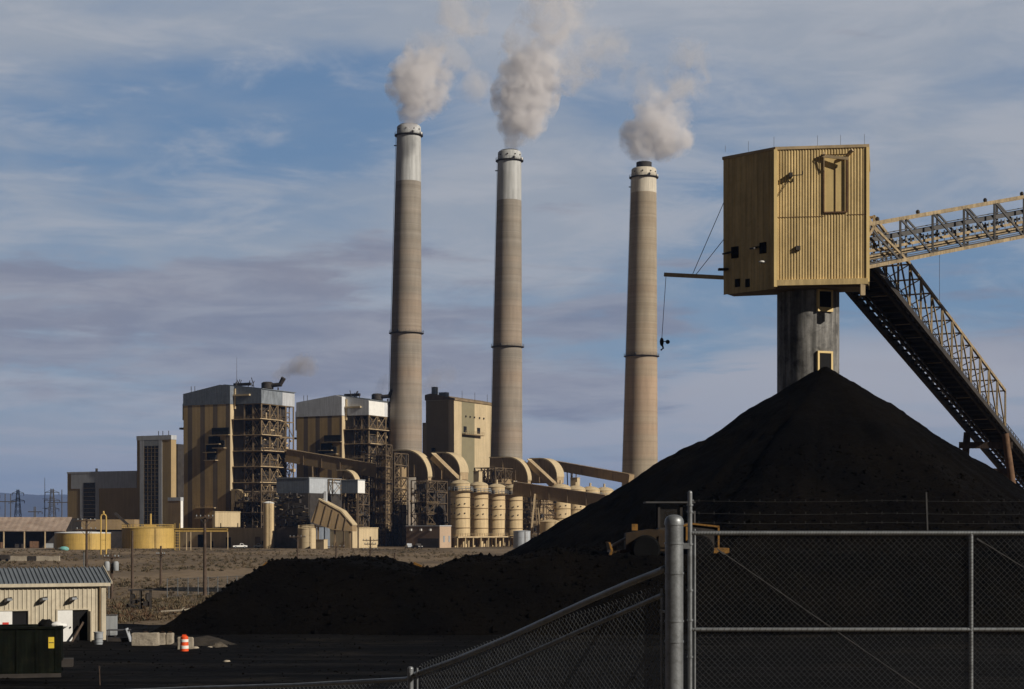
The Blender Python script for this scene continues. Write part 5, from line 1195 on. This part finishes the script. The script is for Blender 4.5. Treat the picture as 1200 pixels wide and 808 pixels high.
def cblock(label, pa, pb, pyt, pyb, dpt, seed, rz=0.0):
    Yb = GY(pyb); k = Yb/F; w_ = (pb-pa)*k; h = (pyb-pyt)*k; t = thing('concrete_block', label, 'concrete block', (XX((pa+pb)/2, Yb), Yb+dpt/2, 0), rz, 'concrete blocks by the shed')
    bm = bmesh.new(); bmesh.ops.create_cube(bm, size=1.0); bmesh.ops.scale(bm, vec=(w_, dpt, h+.1), verts=bm.verts); bmesh.ops.bevel(bm, geom=bm.edges[:], offset=.05, segments=2, affect='EDGES')
    bmesh.ops.subdivide_edges(bm, edges=[e for e in bm.edges if e.calc_length() > .3], cuts=5, use_grid_fill=True)
    for v in bm.verts: v.co += Vector((noise.noise(v.co*3+Vector((seed, 0, 0))), noise.noise(v.co*3+Vector((0, seed, 0))), noise.noise(v.co*3+Vector((0, 0, seed)))))*.035; v.co.z += h/2-.05
    me = D.meshes.new('concrete_body'); bm.to_mesh(me); bm.free(); me.materials.append(M['concrete']); o = D.objects.new('concrete_body', me); COL.objects.link(o); o.parent = t
    lg = MB(); lg.path([(-.12, 0, h-.03), (-.1, 0, h+.08), (.1, 0, h+.08), (.12, 0, h-.03)], .015, 5); lg.build('lifting_loop', M['rust'], t)
cblock('wide cracked concrete block, nearest the steel bench', 153.5, 184.5, 742.5, 759, .8, 1); cblock('narrow concrete block in the middle of the group', 185.6, 193, 742.8, 757.5, .75, 2); cblock('narrow concrete block, rightmost of the touching group', 194, 201.5, 742.6, 757.3, .75, 3); cblock('upright concrete block behind the orange barrel', 207, 225.5, 747, 763, .5, 4, R(4))
# orange traffic drum
Yb = GY(765.3); t = thing('traffic_drum', 'orange traffic barrel with two white bands on the black yard', 'traffic drum', (XX(216, Yb), Yb, .02)); q = Yb/F
H = 20.5*q
def rr(z): return (5.1-.8*z/H)*q
MB().lathe([(rr(0)+.03, 0), (rr(0)+.03, .05), (rr(.05), .08), (rr(H*.9), H*.9), (rr(H)-.08, H*.96), (.03, H*.97)], 28).build('drum_body', M['orange'], t, smooth=30)
for z0, z1 in ((.22, .40), (.60, .76)): MB().lathe([(rr(H*z0), H*z0), (rr(H*z0)+.012, H*z0+.01), (rr(H*z1)+.012, H*z1-.01), (rr(H*z1), H*z1)], 28).build('white_band', M['reflect'], t, smooth=40)
MB().lathe([(rr(0)+.10, 0), (rr(0)+.10, .06), (rr(0)+.032, .09)], 28).build('rubber_base', M['rubber'], t)
MB().bar((-.12, 0, H*.97), (.12, 0, H*.97), .05, .12).build('handle', M['orange'], t)
# mound of dirt beside the drum
def mound(name, label, px, py, rx, ry, h, m, seed):
    Yb = GY(py); n = 30; vs = []; fs = []; cx0 = XX(px, Yb)
    for j in range(n+1):
        for i in range(n+1):
            u, v = -1+2*i/n, -1+2*j/n; r = math.hypot(u, v)
            z = h*(1-smooth(0, 1, r))*(1+.35*noise.noise(Vector((u*3+seed, v*3, 1))))+.10*h*noise.noise(Vector((u*11+seed, v*11, 2)))*(r < 1) - (.1 if r >= .98 else 0)
            vs.append((u*rx, v*ry, z))
    for j in range(n):
        for i in range(n): fs.append((j*(n+1)+i, j*(n+1)+i+1, (j+1)*(n+1)+i+1, (j+1)*(n+1)+i))
    me = D.meshes.new(name); me.from_pydata(vs, [], fs); me.materials.append(m); me.shade_smooth(); o = D.objects.new(name, me); COL.objects.link(o); o.location = (cx0, Yb, 0); tag(o, label, 'mound'); return o
dirt = mat('stony_dirt', (.030, .025, .020), .95, .5, 2.5, bump=.8, bscale=7)
mound('dirt_mound', 'low stony dirt mound behind the orange barrel', 238, 757, 2.8, 2.2, .62, dirt, 3); mound('gravel_mound', 'small pale gravel heap in front of the dirt mound', 256, 760, 1.0, .9, .36, mat('pale_gravel', (.095, .08, .062), .95, .5, 4, bump=.8, bscale=9), 5)
rnd = random.Random(9)
for i, (px, py, s, lb) in enumerate(((246, 761, .16, 'small stone at the foot of the pale gravel heap'), (229, 762, .2, 'grey stone right beside the orange barrel'), (266, 778, .18, 'lone pale stone lying on the black yard'))):
    Yb = GY(py); m_ = MB(); m_.sphere((0, 0, s*.4), s, (1.3, 1, .7), 9, 6)
    for v in m_.v: v += Vector((noise.noise(v*9), noise.noise(v*9+Vector((5, 0, 0))), 0))*.06
    o = m_.build('stone', M['concrete'], None, smooth=80); o.location = (XX(px, Yb), Yb, .01); tag(o, lb, 'stone', 'stones on the yard')
# bleached log and a low trestle behind
Yb = GY(713); t = thing('log', 'bleached timber lying at the edge of the scrub', 'log', (XX(205, 150), 150, .15), R(8)); MB().path([(-1.2, 0, .1), (-.3, .05, .16), (.6, 0, .2), (1.3, -.05, .3)], .09, 7).build('trunk', M['concrete'], t, smooth=50); MB().path([(.5, 0, .2), (.8, .2, .45)], .04, 5).build('branch', M['concrete'], t)
t = thing('steel_table', 'dark low steel rack standing in the scrub behind the shed', 'rack', (XX(165, 160), 160, 0), R(3)); MB().box(-1.1, 1.1, -.5, .5, 1.75, 1.85).build('top', M['dark'], t)
for sx in (-.9, 0, .9):
    for s in (-.4, .4): MB().box(sx-.05, sx+.05, s-.05, s+.05, 0, 1.75).build('leg', M['dark'], t)
clutter(-.9, .9, -.4, .4, .3, 1.2, 10, 77, .15, .45).build('stored_parts', M['dark'], t)

# dumpster
Yd = GY(797); t = thing('dumpster', 'dark green open top dumpster with yellow sticker', 'dumpster', (XX(20, Yd), Yd, .02), R(12)); q = Yd/F
zt = 59*q; xl, xr_ = -4.6, 50*q
fr_ = [(-4.6, 0), (xr_-.12, 0), (xr_+.06, zt), (-4.7, zt)]
MB().box(-4.6, xr_-.1, 0, .08, .25, zt).build('side_wall', M['green'], t); MB().box(-4.6, xr_-.1, 2.1, 2.18, .25, zt).build('rear_wall', M['green'], t)
MB().box(xr_-.1, xr_, 0, 2.18, .25, zt).build('end_wall', M['green'], t); MB().box(-4.6, xr_-.11, .081, 2.099, .2, .3).build('floor', M['green'], t)
rm = MB(); rm.box(-4.65, xr_+.06, -.07, .1, zt, zt+.12); rm.box(-4.65, xr_+.06, 2.08, 2.25, zt, zt+.12); rm.box(xr_-.12, xr_+.06, .101, 2.079, zt, zt+.12); rm.build('rim', M['green'], t)
for i in range(7): x = xr_-.25-i*.95; MB().yprism([(x-.05, .3), (x+.05, .3), (x+.05, zt-.01), (x-.05, zt-.01)], -.035, -.001).build('rib', M['green'], t)
MB().box(-4.6, xr_, -.11, -.002, .05, .28).build('skid', M['dark'], t); MB().box(xr_+.001, xr_+.06, .2, 2.0, .9, 1.1).build('end_rail', M['green'], t)
st2 = MB().box(xr_-.62, xr_-.34, -.012, -.004, zt-.98, zt-.42).build('sticker', M['label'], t); MB().box(xr_-.6, xr_-.36, -.016, -.0125, zt-.72, zt-.68).build('sticker_line', M['dark'], st2)
MB().box(xr_+.0, xr_+.55, .4, 1.4, .55, .95).build('step', M['dark'], t)
# things heaped in the dumpster
for i, (x, lb, kind) in enumerate(((.35*1, 'white plastic sheet spilling over the dumpster rim', 's'), (-.25, 'black bag sticking out of the dumpster', 'b'))):
    o = MB().sphere((0, 0, 0), .3 if kind == 's' else .36, (1.6, 1, .6) if kind == 's' else (1.1, 1, .9), 12, 8)
    for v in o.v: v += Vector((noise.noise(v*6), noise.noise(v*6+Vector((3, 0, 0))), noise.noise(v*6+Vector((0, 7, 0)))))*.11
    ob = o.build('plastic_sheet' if kind == 's' else 'rubbish_bag', M['white'] if kind == 's' else M['rubber'], None, smooth=80); v = Matrix.Rotation(R(12), 3, 'Z') @ Vector((xr_-.55+x, 1.0, 0)); ob.location = (XX(20, Yd)+v.x, Yd+v.y, zt+.12); tag(ob, lb, 'rubbish')

# ---------------------------------------------------------------- wire fence in the scrub, and scrub itself
Yf = 192; t = thing('wire_fence', 'wire mesh fence crossing the dry scrub by the tall utility pole', 'fence', (XX(160, Yf), Yf, 0))
fa, fb = Vector((XX(196, 186), 186, 0)), Vector((XX(330, 206), 206, 0))
for i in range(13): p = fa.lerp(fb, i/12); MB().tube(p-Vector((0, 0, .3)), p+Vector((0, 0, 2.1)), .05, n=6).build('post', M['galv'], t, world=True)
mb = MB()
for h in (.1, 2.0): mb.tube(fa+Vector((0, 0, h)), fb+Vector((0, 0, h)), .03, n=5)
Lf = (fb-fa).length; n = int(Lf/.28)
for i in range(n):
    p = fa.lerp(fb, i/n); q = fa.lerp(fb, min(1, (i+6)/n)); mb.bar(p+Vector((0, 0, .1)), q+Vector((0, 0, 2.0)), .012); mb.bar(p+Vector((0, 0, 2.0)), q+Vector((0, 0, .1)), .012)
mb.build('wire_mesh', M['galv2'], t, world=True)

rnd = random.Random(21); mb = MB()
def tuft(x, y, z, s, kind):
    mb.cur = kind
    for i in range(20):
        a = rnd.uniform(0, 2*math.pi); e = rnd.uniform(.15, 1.3); L = s*rnd.uniform(.45, 1.0); w_ = s*rnd.uniform(.03, .085)
        base = Vector((x+rnd.uniform(-.3, .3)*s, y+rnd.uniform(-.3, .3)*s, z)); d_ = Vector((math.cos(a)*math.cos(e), math.sin(a)*math.cos(e), math.sin(e)*.8)); sd_ = Vector((-math.sin(a), math.cos(a), rnd.uniform(-.5, .5))).normalized()*w_
        m_ = base+d_*L*.55; mb.add([base-sd_*.4, base+sd_*.4, m_+sd_, base+d_*L, m_-sd_], [(0, 1, 2, 3, 4)])
cnt = 0
while cnt < 5200:
    Yv = 136+(620-136)*rnd.random()**1.8; px = rnd.uniform(-30, 560 if Yv > 200 else 330); x = XX(px, Yv)
    if yard_edge(x) > Yv-1.0 and x < -20: continue
    if x > -22 and Yv < 172: continue
    dens = noise.noise(Vector((x*.035, Yv*.02, 4)))+.35*noise.noise(Vector((x*.2, Yv*.1, 8)))
    if dens < rnd.uniform(-.35, .25): continue
    s = rnd.uniform(.25, .85)*(1.0 if Yv < 260 else 1.25); tuft(x, Yv, ground_z(x, Yv)-.05, s, 2 if (Yv < 165 and rnd.random() < .5) else (0 if rnd.random() < .6 else 1)); cnt += 1
sc_ = mb.build('dry_scrub', [M['scrub'], M['scrub2'], M['scrub3']], None, recalc=False); tag(sc_, 'dry brown scrub and sagebrush scattered over the dirt', 'scrub', kind='stuff')

# coal lumps strewn over the pile's face and toe
rnd = random.Random(4); mb = MB()
for i in range(5200):
    x = rnd.uniform(-24, 48); y = rnd.uniform(118.5, 152); z = coal_z(x, y)
    if z < -.1: continue
    s = rnd.uniform(.07, .26)*(1 if rnd.random() < .93 else 1.8); c = Vector((x, y, z+.02)); vs_ = [c+Vector((rnd.uniform(.5, 1)*dx, rnd.uniform(.5, 1)*dy, rnd.uniform(.4, .9)*dz))*s for dx, dy, dz in ((1, 0, 0), (-1, 0, 0), (0, 1, 0), (0, -1, 0), (0, 0, 1), (0, 0, -1))]
    mb.add(vs_, [(0, 2, 4), (2, 1, 4), (1, 3, 4), (3, 0, 4), (2, 0, 5), (1, 2, 5), (3, 1, 5), (0, 3, 5)])
for i in range(2600):
    y = 72+62*rnd.random(); x = rnd.uniform(-45, 35); s = rnd.uniform(.025, .09)*(1 if rnd.random() < .95 else 2); c = Vector((x, y, yard_z(x, y)+.01))
    vs_ = [c+Vector((rnd.uniform(.5, 1)*dx, rnd.uniform(.5, 1)*dy, rnd.uniform(.4, .9)*dz))*s for dx, dy, dz in ((1, 0, 0), (-1, 0, 0), (0, 1, 0), (0, -1, 0), (0, 0, 1), (0, 0, -1))]
    mb.add(vs_, [(0, 2, 4), (2, 1, 4), (1, 3, 4), (3, 0, 4), (2, 0, 5), (1, 2, 5), (3, 1, 5), (0, 3, 5)])
tag(mb.build('coal_lumps', M['coal'], None), 'loose coal lumps strewn over the slope of the pile', 'coal', kind='stuff')

# ---------------------------------------------------------------- chain link fence close to the camera
YF = 15.0; kf = YF/F
def FP(px, py, Y=YF): return W(px, py, Y)
post = thing('fence_post', 'thick galvanised gate post with a domed cap', 'fence post', (XX(790, YF), YF, ground_z(XX(790, YF), YF)))
rp = 10.7*kf; zt = ZZ(613, YF); c0 = (XX(790, YF), YF, 0)
MB().lathe([(rp, ground_z(*c0[:2])-.3), (rp, zt)], 32, c=c0).build('shaft', M['galv'], post, world=True, smooth=40)
MB().lathe([(rp*1.06, zt-.02), (rp*1.06, zt+.012), (rp*.98, zt+.035), (rp*.75, zt+.058), (rp*.4, zt+.07), (.004, zt+.073)], 32, c=c0).build('cap', M['galv'], post, world=True, smooth=50)
for py in (637, 672, 728, 752): MB().lathe([(rp, ZZ(py, YF)-.008), (rp+.006, ZZ(py, YF)-.008), (rp+.006, ZZ(py, YF)+.008), (rp, ZZ(py, YF)+.008)], 32, c=c0).build('band', M['galv'], post, world=True, smooth=40)
hb = MB(); hb.bar(FP(799, 640), FP(808, 640), .05, .05); hb.build('hinge', M['galv'], post, world=True)
zg = 4.9
# right hand gate
gate = thing('chain_link_gate', 'chain link gate with barbed wire strands before the coal cone', 'gate', (XX(809, YF), YF, 5.4))
pxR = 1275
def gbar(mb, a, b, r): mb.tube(a, b, r, n=12)
mb = MB(); gbar(mb, Vector((XX(808.6, YF), YF, zg)), FP(808.6, 578), 2.7*kf); mb.sphere(FP(808.6, 578), 2.75*kf, (1, 1, 1), 12, 8); mb.build('hinge_upright', M['galv'], gate, world=True, smooth=40)
mb = MB(); gbar(mb, Vector((XX(814, YF), YF, zg)), FP(814, 620), 1.5*kf); mb.build('tension_bar', M['galv'], gate, world=True, smooth=40)
mb = MB(); gbar(mb, FP(811, 625), FP(pxR, 625), 2.6*kf); mb.build('top_rail', M['galv'], gate, world=True, smooth=40)
mb = MB(); gbar(mb, FP(811, 738), FP(pxR, 738), 2.3*kf); mb.build('middle_rail', M['galv'], gate, world=True, smooth=40)
for px in (1138, pxR): mb = MB(); gbar(mb, Vector((XX(px, YF), YF, zg)), FP(px, 625 if px < 1200 else 580), 2.5*kf); mb.build('upright', M['galv'], gate, world=True, smooth=40)
mb = MB(); gbar(mb, Vector((XX(811, YF), YF, zg+.1)), Vector((XX(pxR, YF), YF, zg+.1)), 2.4*kf); mb.build('bottom_rail', M['galv'], gate, world=True, smooth=40)
for py in (592, 600, 638, 692, 727, 770): MB().lathe([(2.7*kf, -.008), (2.7*kf+.008, -.008), (2.7*kf+.008, .008), (2.7*kf, .008)], 14, c=tuple(FP(808.6, py))).build('clip', M['galv'], gate, world=True)
# woven mesh: two families of slanting wires, each kinked where they cross
def mesh_panel(P, w_, h_, cell, r, seed, behind=.0):
    """P(u, v) -> point, u in metres along, v in metres down"""
    mb = MB(); rnd_ = random.Random(seed); nd = int((w_+h_)/cell)+1
    for fam in (0, 1):
        for i in range(nd):
            s = i*cell
            u0, v0 = (s, 0.0) if s <= w_ else (w_, s-w_)
            u1, v1 = (0.0, s) if s <= h_ else (s-h_, h_)
            if fam: u0, u1 = w_-u0, w_-u1
            if v0 > h_ or v1 > h_+1e-6: continue
            n = max(1, int(abs(v1-v0)/.28)); pts = []
            for k in range(n+1):
                q = k/n; off = .004*(1 if fam else -1); jig = .0025
                p = P(u0+(u1-u0)*q+rnd_.uniform(-jig, jig), v0+(v1-v0)*q); p = p+Vector((0, off, 0)); pts.append(p)
            mb.path(pts, r*rnd_.uniform(.85, 1.15), 4)
    return mb
gw = XX(pxR, YF)-XX(814, YF); gh = ZZ(627, YF)-zg-.1
def PG(u, v): return Vector((XX(814, YF)+u, YF+.02+.010*math.sin(u*2.3)*math.sin(v*2), ZZ(626, YF)-v))
mesh_panel(PG, gw, gh, .0525, .0011, 1).build('wire_mesh', M['galv2'], gate, world=True)
mb = MB()
for k in range(int(gw/.026)):
    for py, r_ in ((625, 2.6), (738, 2.3)):
        if py == 738 and k % 2: continue
        c = FP(814, py)+Vector((.026*k, 0, 0)); r2 = r_*kf+.0018
        pts = [c+Vector((.009*math.sin(q)*.6+.005*q/6, -r2*math.cos(q), r2*math.sin(q))) for q in [R(a) for a in range(-150, 151, 50)]]
        mb.path(pts, .0019, 4)
for k in range(int((ZZ(627, YF)-ZZ(812, YF))/.03)):
    c = FP(1138, 628)-Vector((0, 0, .03*k)); r2 = 2.5*kf+.0018; mb.path([c+Vector((r2*math.sin(q), -r2*math.cos(q), .005*q)) for q in [R(a) for a in range(-150, 151, 50)]], .0019, 4)
mb.build('tie_wires', M['galv2'], gate, world=True)
mb = MB(); mb.tube(FP(840, 643), FP(1082, 810), .0035, n=6); mb.tube(FP(1146, 632), FP(1276, 712), .0035, n=6); mb.bar(FP(841, 644), FP(849, 650), .012); mb.bar(FP(1145, 631.5), FP(1152, 636), .012); mb.build('truss_rod', M['galv2'], gate, world=True)
bw = MB(); rnd = random.Random(3)
for py in (587, 601.5, 612.5):
    a, b = FP(810, py), FP(pxR, py+rnd.uniform(-1, 1)); n = 18; pts = [a.lerp(b, i/n)-Vector((0, 0, .012*math.sin(math.pi*((i/n*2) % 1)))) for i in range(n+1)]; bw.path(pts, .0010, 4)
    for i in range(26): c = a.lerp(b, (i+.5)/26); bw.tube(c+Vector((-.006, 0, -.012)), c+Vector((.006, 0, .012)), .0009, n=4); bw.tube(c+Vector((.006, 0, -.012)), c+Vector((-.006, 0, .012)), .0009, n=4)
bw.build('barbed_wire', M['galv2'], gate, world=True)
mb = MB(); mb.bar(FP(1085.5, 577), FP(1087, 622), .011); mb.build('wire_stay', M['galv2'], gate, world=True)
for py in (587, 601.5): mb = MB(); mb.tube(FP(808, py), FP(813, py), .009, n=8); mb.build('wire_holder', M['galv'], gate, world=True)
# left hand fence running down the bank
fen = thing('chain_link_fence', 'chain link fence with a bent top rail running down the bank', 'fence', (XX(482, 19), 19, 4.0))
lp = [(778, 667.5, 15.05), (735, 684.5, 15.5), (690, 704, 16.1), (640, 727, 16.8), (590, 750, 17.5), (535, 773, 18.3), (487, 790.5, 19.0), (476, 796, 19.2), (420, 799, 19.8), (350, 803, 20.5), (230, 806.5, 21.8), (100, 812, 23), (-60, 818, 24.5)]
mb = MB(); mb.path([W(*p) for p in lp[:7]], .030, 12); mb.build('top_rail', M['galv'], fen, world=True, smooth=50)
mb = MB(); mb.path([W(*p) for p in lp[6:]], .024, 12); mb.build('lower_rail', M['galv'], fen, world=True, smooth=50)
mb = MB(); mb.path([W(776, 697.5, 15.03), W(690, 735, 16.1), W(520, 810, 18.5)], .021, 12); mb.build('brace_rail', M['galv'], fen, world=True, smooth=50)
mb = MB(); mb.sphere(W(778, 667.5, 15.05), .034, (1.2, 1, 1), 10, 6); mb.build('rail_end', M['galv'], fen, world=True, smooth=50)
pz = W(481, 784, 19.0); mb = MB(); mb.tube(Vector((pz.x, pz.y, 3.2)), pz, .034, n=14); mb.sphere(pz, .036, (1, 1, .8), 12, 6); mb.build('post', M['galv'], fen, world=True, smooth=50)
pz2 = W(489, 783, 18.9); mb = MB(); mb.tube(Vector((pz2.x, pz2.y, 3.2)), pz2, .012, n=8); mb.build('tension_bar', M['galv'], fen, world=True)
pz3 = W(775.5, 690, 15.03); mb = MB(); mb.tube(Vector((pz3.x, pz3.y, 4.9)), pz3, .010, n=8); mb.bar(W(773, 716, 15.03), W(782, 718, 15.0), .02); mb.build('stretcher_bar', M['galv'], fen, world=True)
pA, pB = W(775, 689, 15.04), W(492, 781, 18.85); Lp = (pB-pA).length; du = (pB-pA).normalized(); dnv = Vector((0, 0, -1))+du*du.z*-1*-.0; dnv = (Vector((0, 0, -1))-du*du.dot(Vector((0, 0, -1)))*.55).normalized()
def PF(u, v): return pA+du*u+dnv*v+Vector((0, .02, .006*math.sin(u*5)))
mesh_panel(PF, Lp, 1.9, .066, .0024, 2).build('wire_mesh', M['galv'], fen, world=True)
mb = MB()
for i in range(int(Lp/.066)):
    c = PF(i*.066+.03, 0); mb.path([c, c-dnv*.022+du*.012, c-dnv*.028+du*.028], .0022, 4)
mb.build('wire_tips', M['galv'], fen, world=True)
pA2, pB2 = W(478, 800, 19.2), W(-60, 822, 24.5); L2_ = (pB2-pA2).length; du2 = (pB2-pA2).normalized()
def PF2(u, v): return pA2+du2*u+Vector((0, .02, -v))
mesh_panel(PF2, L2_, .9, .066, .0022, 3).build('lower_mesh', M['galv'], fen, world=True)
# thin pole standing in the black yard
Yp = GY(806); t = thing('marker_stake', 'thin dark stake standing in the black yard', 'stake', (XX(117.5, 81), 81, 0)); MB().tube((0, 0, -.2), (-.05, 0, 1.05), .025, n=6).build('stake', M['wood'], t); MB().box(-.08, 0, -.02, .02, .92, 1.04).build('tag', M['dark'], t)

# ---------------------------------------------------------------- smoke
def plume(label, blobs, Y, dens, colour, seed, scale=1.0, nscale=.15, squash=.75, edge=.95, grp='smoke plumes over the chimneys'):
    """blobs: (px, py, r px, weight); a lumpy body whose density is broken up by turbulence"""
    k = Y/F; cs = [(W(px, py, Y+random.Random(seed+i).uniform(-3, 3)), r*k, w_) for i, (px, py, r, w_) in enumerate(blobs)]
    mb = MB()
    for c, r, w_ in cs: mb.sphere(c, r*1.12, (1, squash, 1), 20, 12)
    o = mb.build('smoke_plume', None, None, recalc=True); me0 = o.data
    rm_ = o.modifiers.new('r', 'REMESH'); rm_.mode = 'VOXEL'; rm_.voxel_size = max(.7, 2.2*k)
    dg = bpy.context.evaluated_depsgraph_get(); me = bpy.data.meshes.new_from_object(o.evaluated_get(dg)); o.modifiers.clear(); o.data = me
    m = D.materials.new('smoke'); m.use_nodes = True; t = NT(m.node_tree); t.n.clear()
    ou = t.new('ShaderNodeOutputMaterial'); pv = t.new('ShaderNodeVolumePrincipled'); t.l.new(pv.outputs[0], ou.inputs['Volume'])
    pv.inputs['Color'].default_value = (*colour, 1); pv.inputs['Anisotropy'].default_value = .1
    P_ = t.new('ShaderNodeNewGeometry').outputs['Position']
    sv = t.vmath('ADD', P_, (seed*13.7, 0, 0))
    nz = t.noise(sv, nscale/scale, 8, .64, .3)
    nt_ = t.math('MULTIPLY', t.math('SUBTRACT', nz, .475), 3.1*edge)
    nz2 = t.noise(t.vmath('ADD', P_, (seed*31.0, 7.0, 3.0)), nscale*.62/scale, 9, .68, .6)
    nt2 = t.math('MULTIPLY', t.math('SUBTRACT', nz2, .535), 4.6)
    den = None
    for c, r, w_ in cs:
        dv = t.vmath('MULTIPLY', t.vmath('SUBTRACT', P_, tuple(c)), (1, 1/squash, 1))
        f = t.math('SUBTRACT', 1.05, t.math('MULTIPLY', t.vmath('LENGTH', dv), 1/r))
        torn = w_ < .45
        f = t.math('MULTIPLY', t.math('MULTIPLY', t.math('ADD', f, nt2 if torn else nt_), 1.7 if torn else 2.0, True), w_*(.95 if torn else 1))
        den = f if den is None else t.math('MAXIMUM', den, f)
    t.l.new(t.math('MULTIPLY', den, dens), pv.inputs['Density'])
    o.data.materials.clear(); o.data.materials.append(m)
    tag(o, label, 'smoke plume', grp)
    return o
SM = (.972, .965, .985)
plume('round pale smoke puff over the leftmost chimney with torn wisps', [(479.5, 146, 8.5, .55), (481, 136, 14, .9), (486, 118, 24, 1), (484, 96, 32, 1), (494, 84, 32, .9), (500, 112, 27, .9), (516, 98, 28, .30), (535, 62, 34, .22), (536, 20, 38, .30), (560, 98, 24, .34), (502, 50, 26, .22)], 746, .22, SM, 1)
plume('thick smoke column over the middle chimney, tallest of the three', [(600, 172, 9, .55), (602, 158, 14, .9), (612, 140, 29, 1), (615, 114, 38, 1), (622, 92, 38, .9), (628, 62, 40, .44), (648, 34, 44, .40), (656, 4, 42, .34), (674, 80, 32, .32), (694, 48, 34, .26), (716, 56, 28, .20)], 796, .22, SM, 2)
plume('broad grey smoke puff over the chimney nearest the tower', [(755, 190, 9, .5), (757, 178, 14, .85), (752, 162, 26, .95), (775, 158, 30, 1), (792, 162, 22, .9), (768, 140, 30, .75), (790, 128, 30, .42), (802, 98, 30, .36), (806, 68, 28, .30), (762, 106, 28, .26), (745, 86, 24, .16)], 832, .20, SM, 3)
plume('thin grey steam drifting from the roof fan of the slate topped house', [(325, 441, 7, .7), (335, 436, 10, .8), (346, 431, 12, .9), (357, 428, 14, .9), (364, 434, 9, .6)], 730, .16, (.62, .60, .62), 4, .5, grp='steam over the boiler houses')
plume('faint steam beside the leftmost chimney above the pale topped house', [(447, 455, 9, .5), (440, 462, 7, .4), (452, 447, 9, .45)], 790, .10, (.7, .66, .68), 5, .5, grp='steam over the boiler houses')
plume('faint steam between the two chimneys above the plain boiler house', [(503, 455, 10, .6), (510, 444, 13, .5), (524, 440, 14, .4), (514, 434, 12, .35)], 860, .09, (.62, .60, .64), 6, .6, grp='steam over the boiler houses')

# ---------------------------------------------------------------- air between here and the mountains
hz = MB().box(-24500, 24500, -420, 24800, -8, 760).build('haze', None, None); tag(hz, 'thin blue air over the plain', 'haze', kind='stuff')
m = D.materials.new('haze_air'); m.use_nodes = True; tt = NT(m.node_tree); tt.n.clear()
ou = tt.new('ShaderNodeOutputMaterial'); pv = tt.new('ShaderNodeVolumePrincipled'); tt.l.new(pv.outputs[0], ou.inputs['Volume'])
pv.inputs['Color'].default_value = (.26, .45, .92, 1); pv.inputs['Density'].default_value = 4.2e-5; pv.inputs['Anisotropy'].default_value = .0
hz.data.materials.clear(); hz.data.materials.append(m)
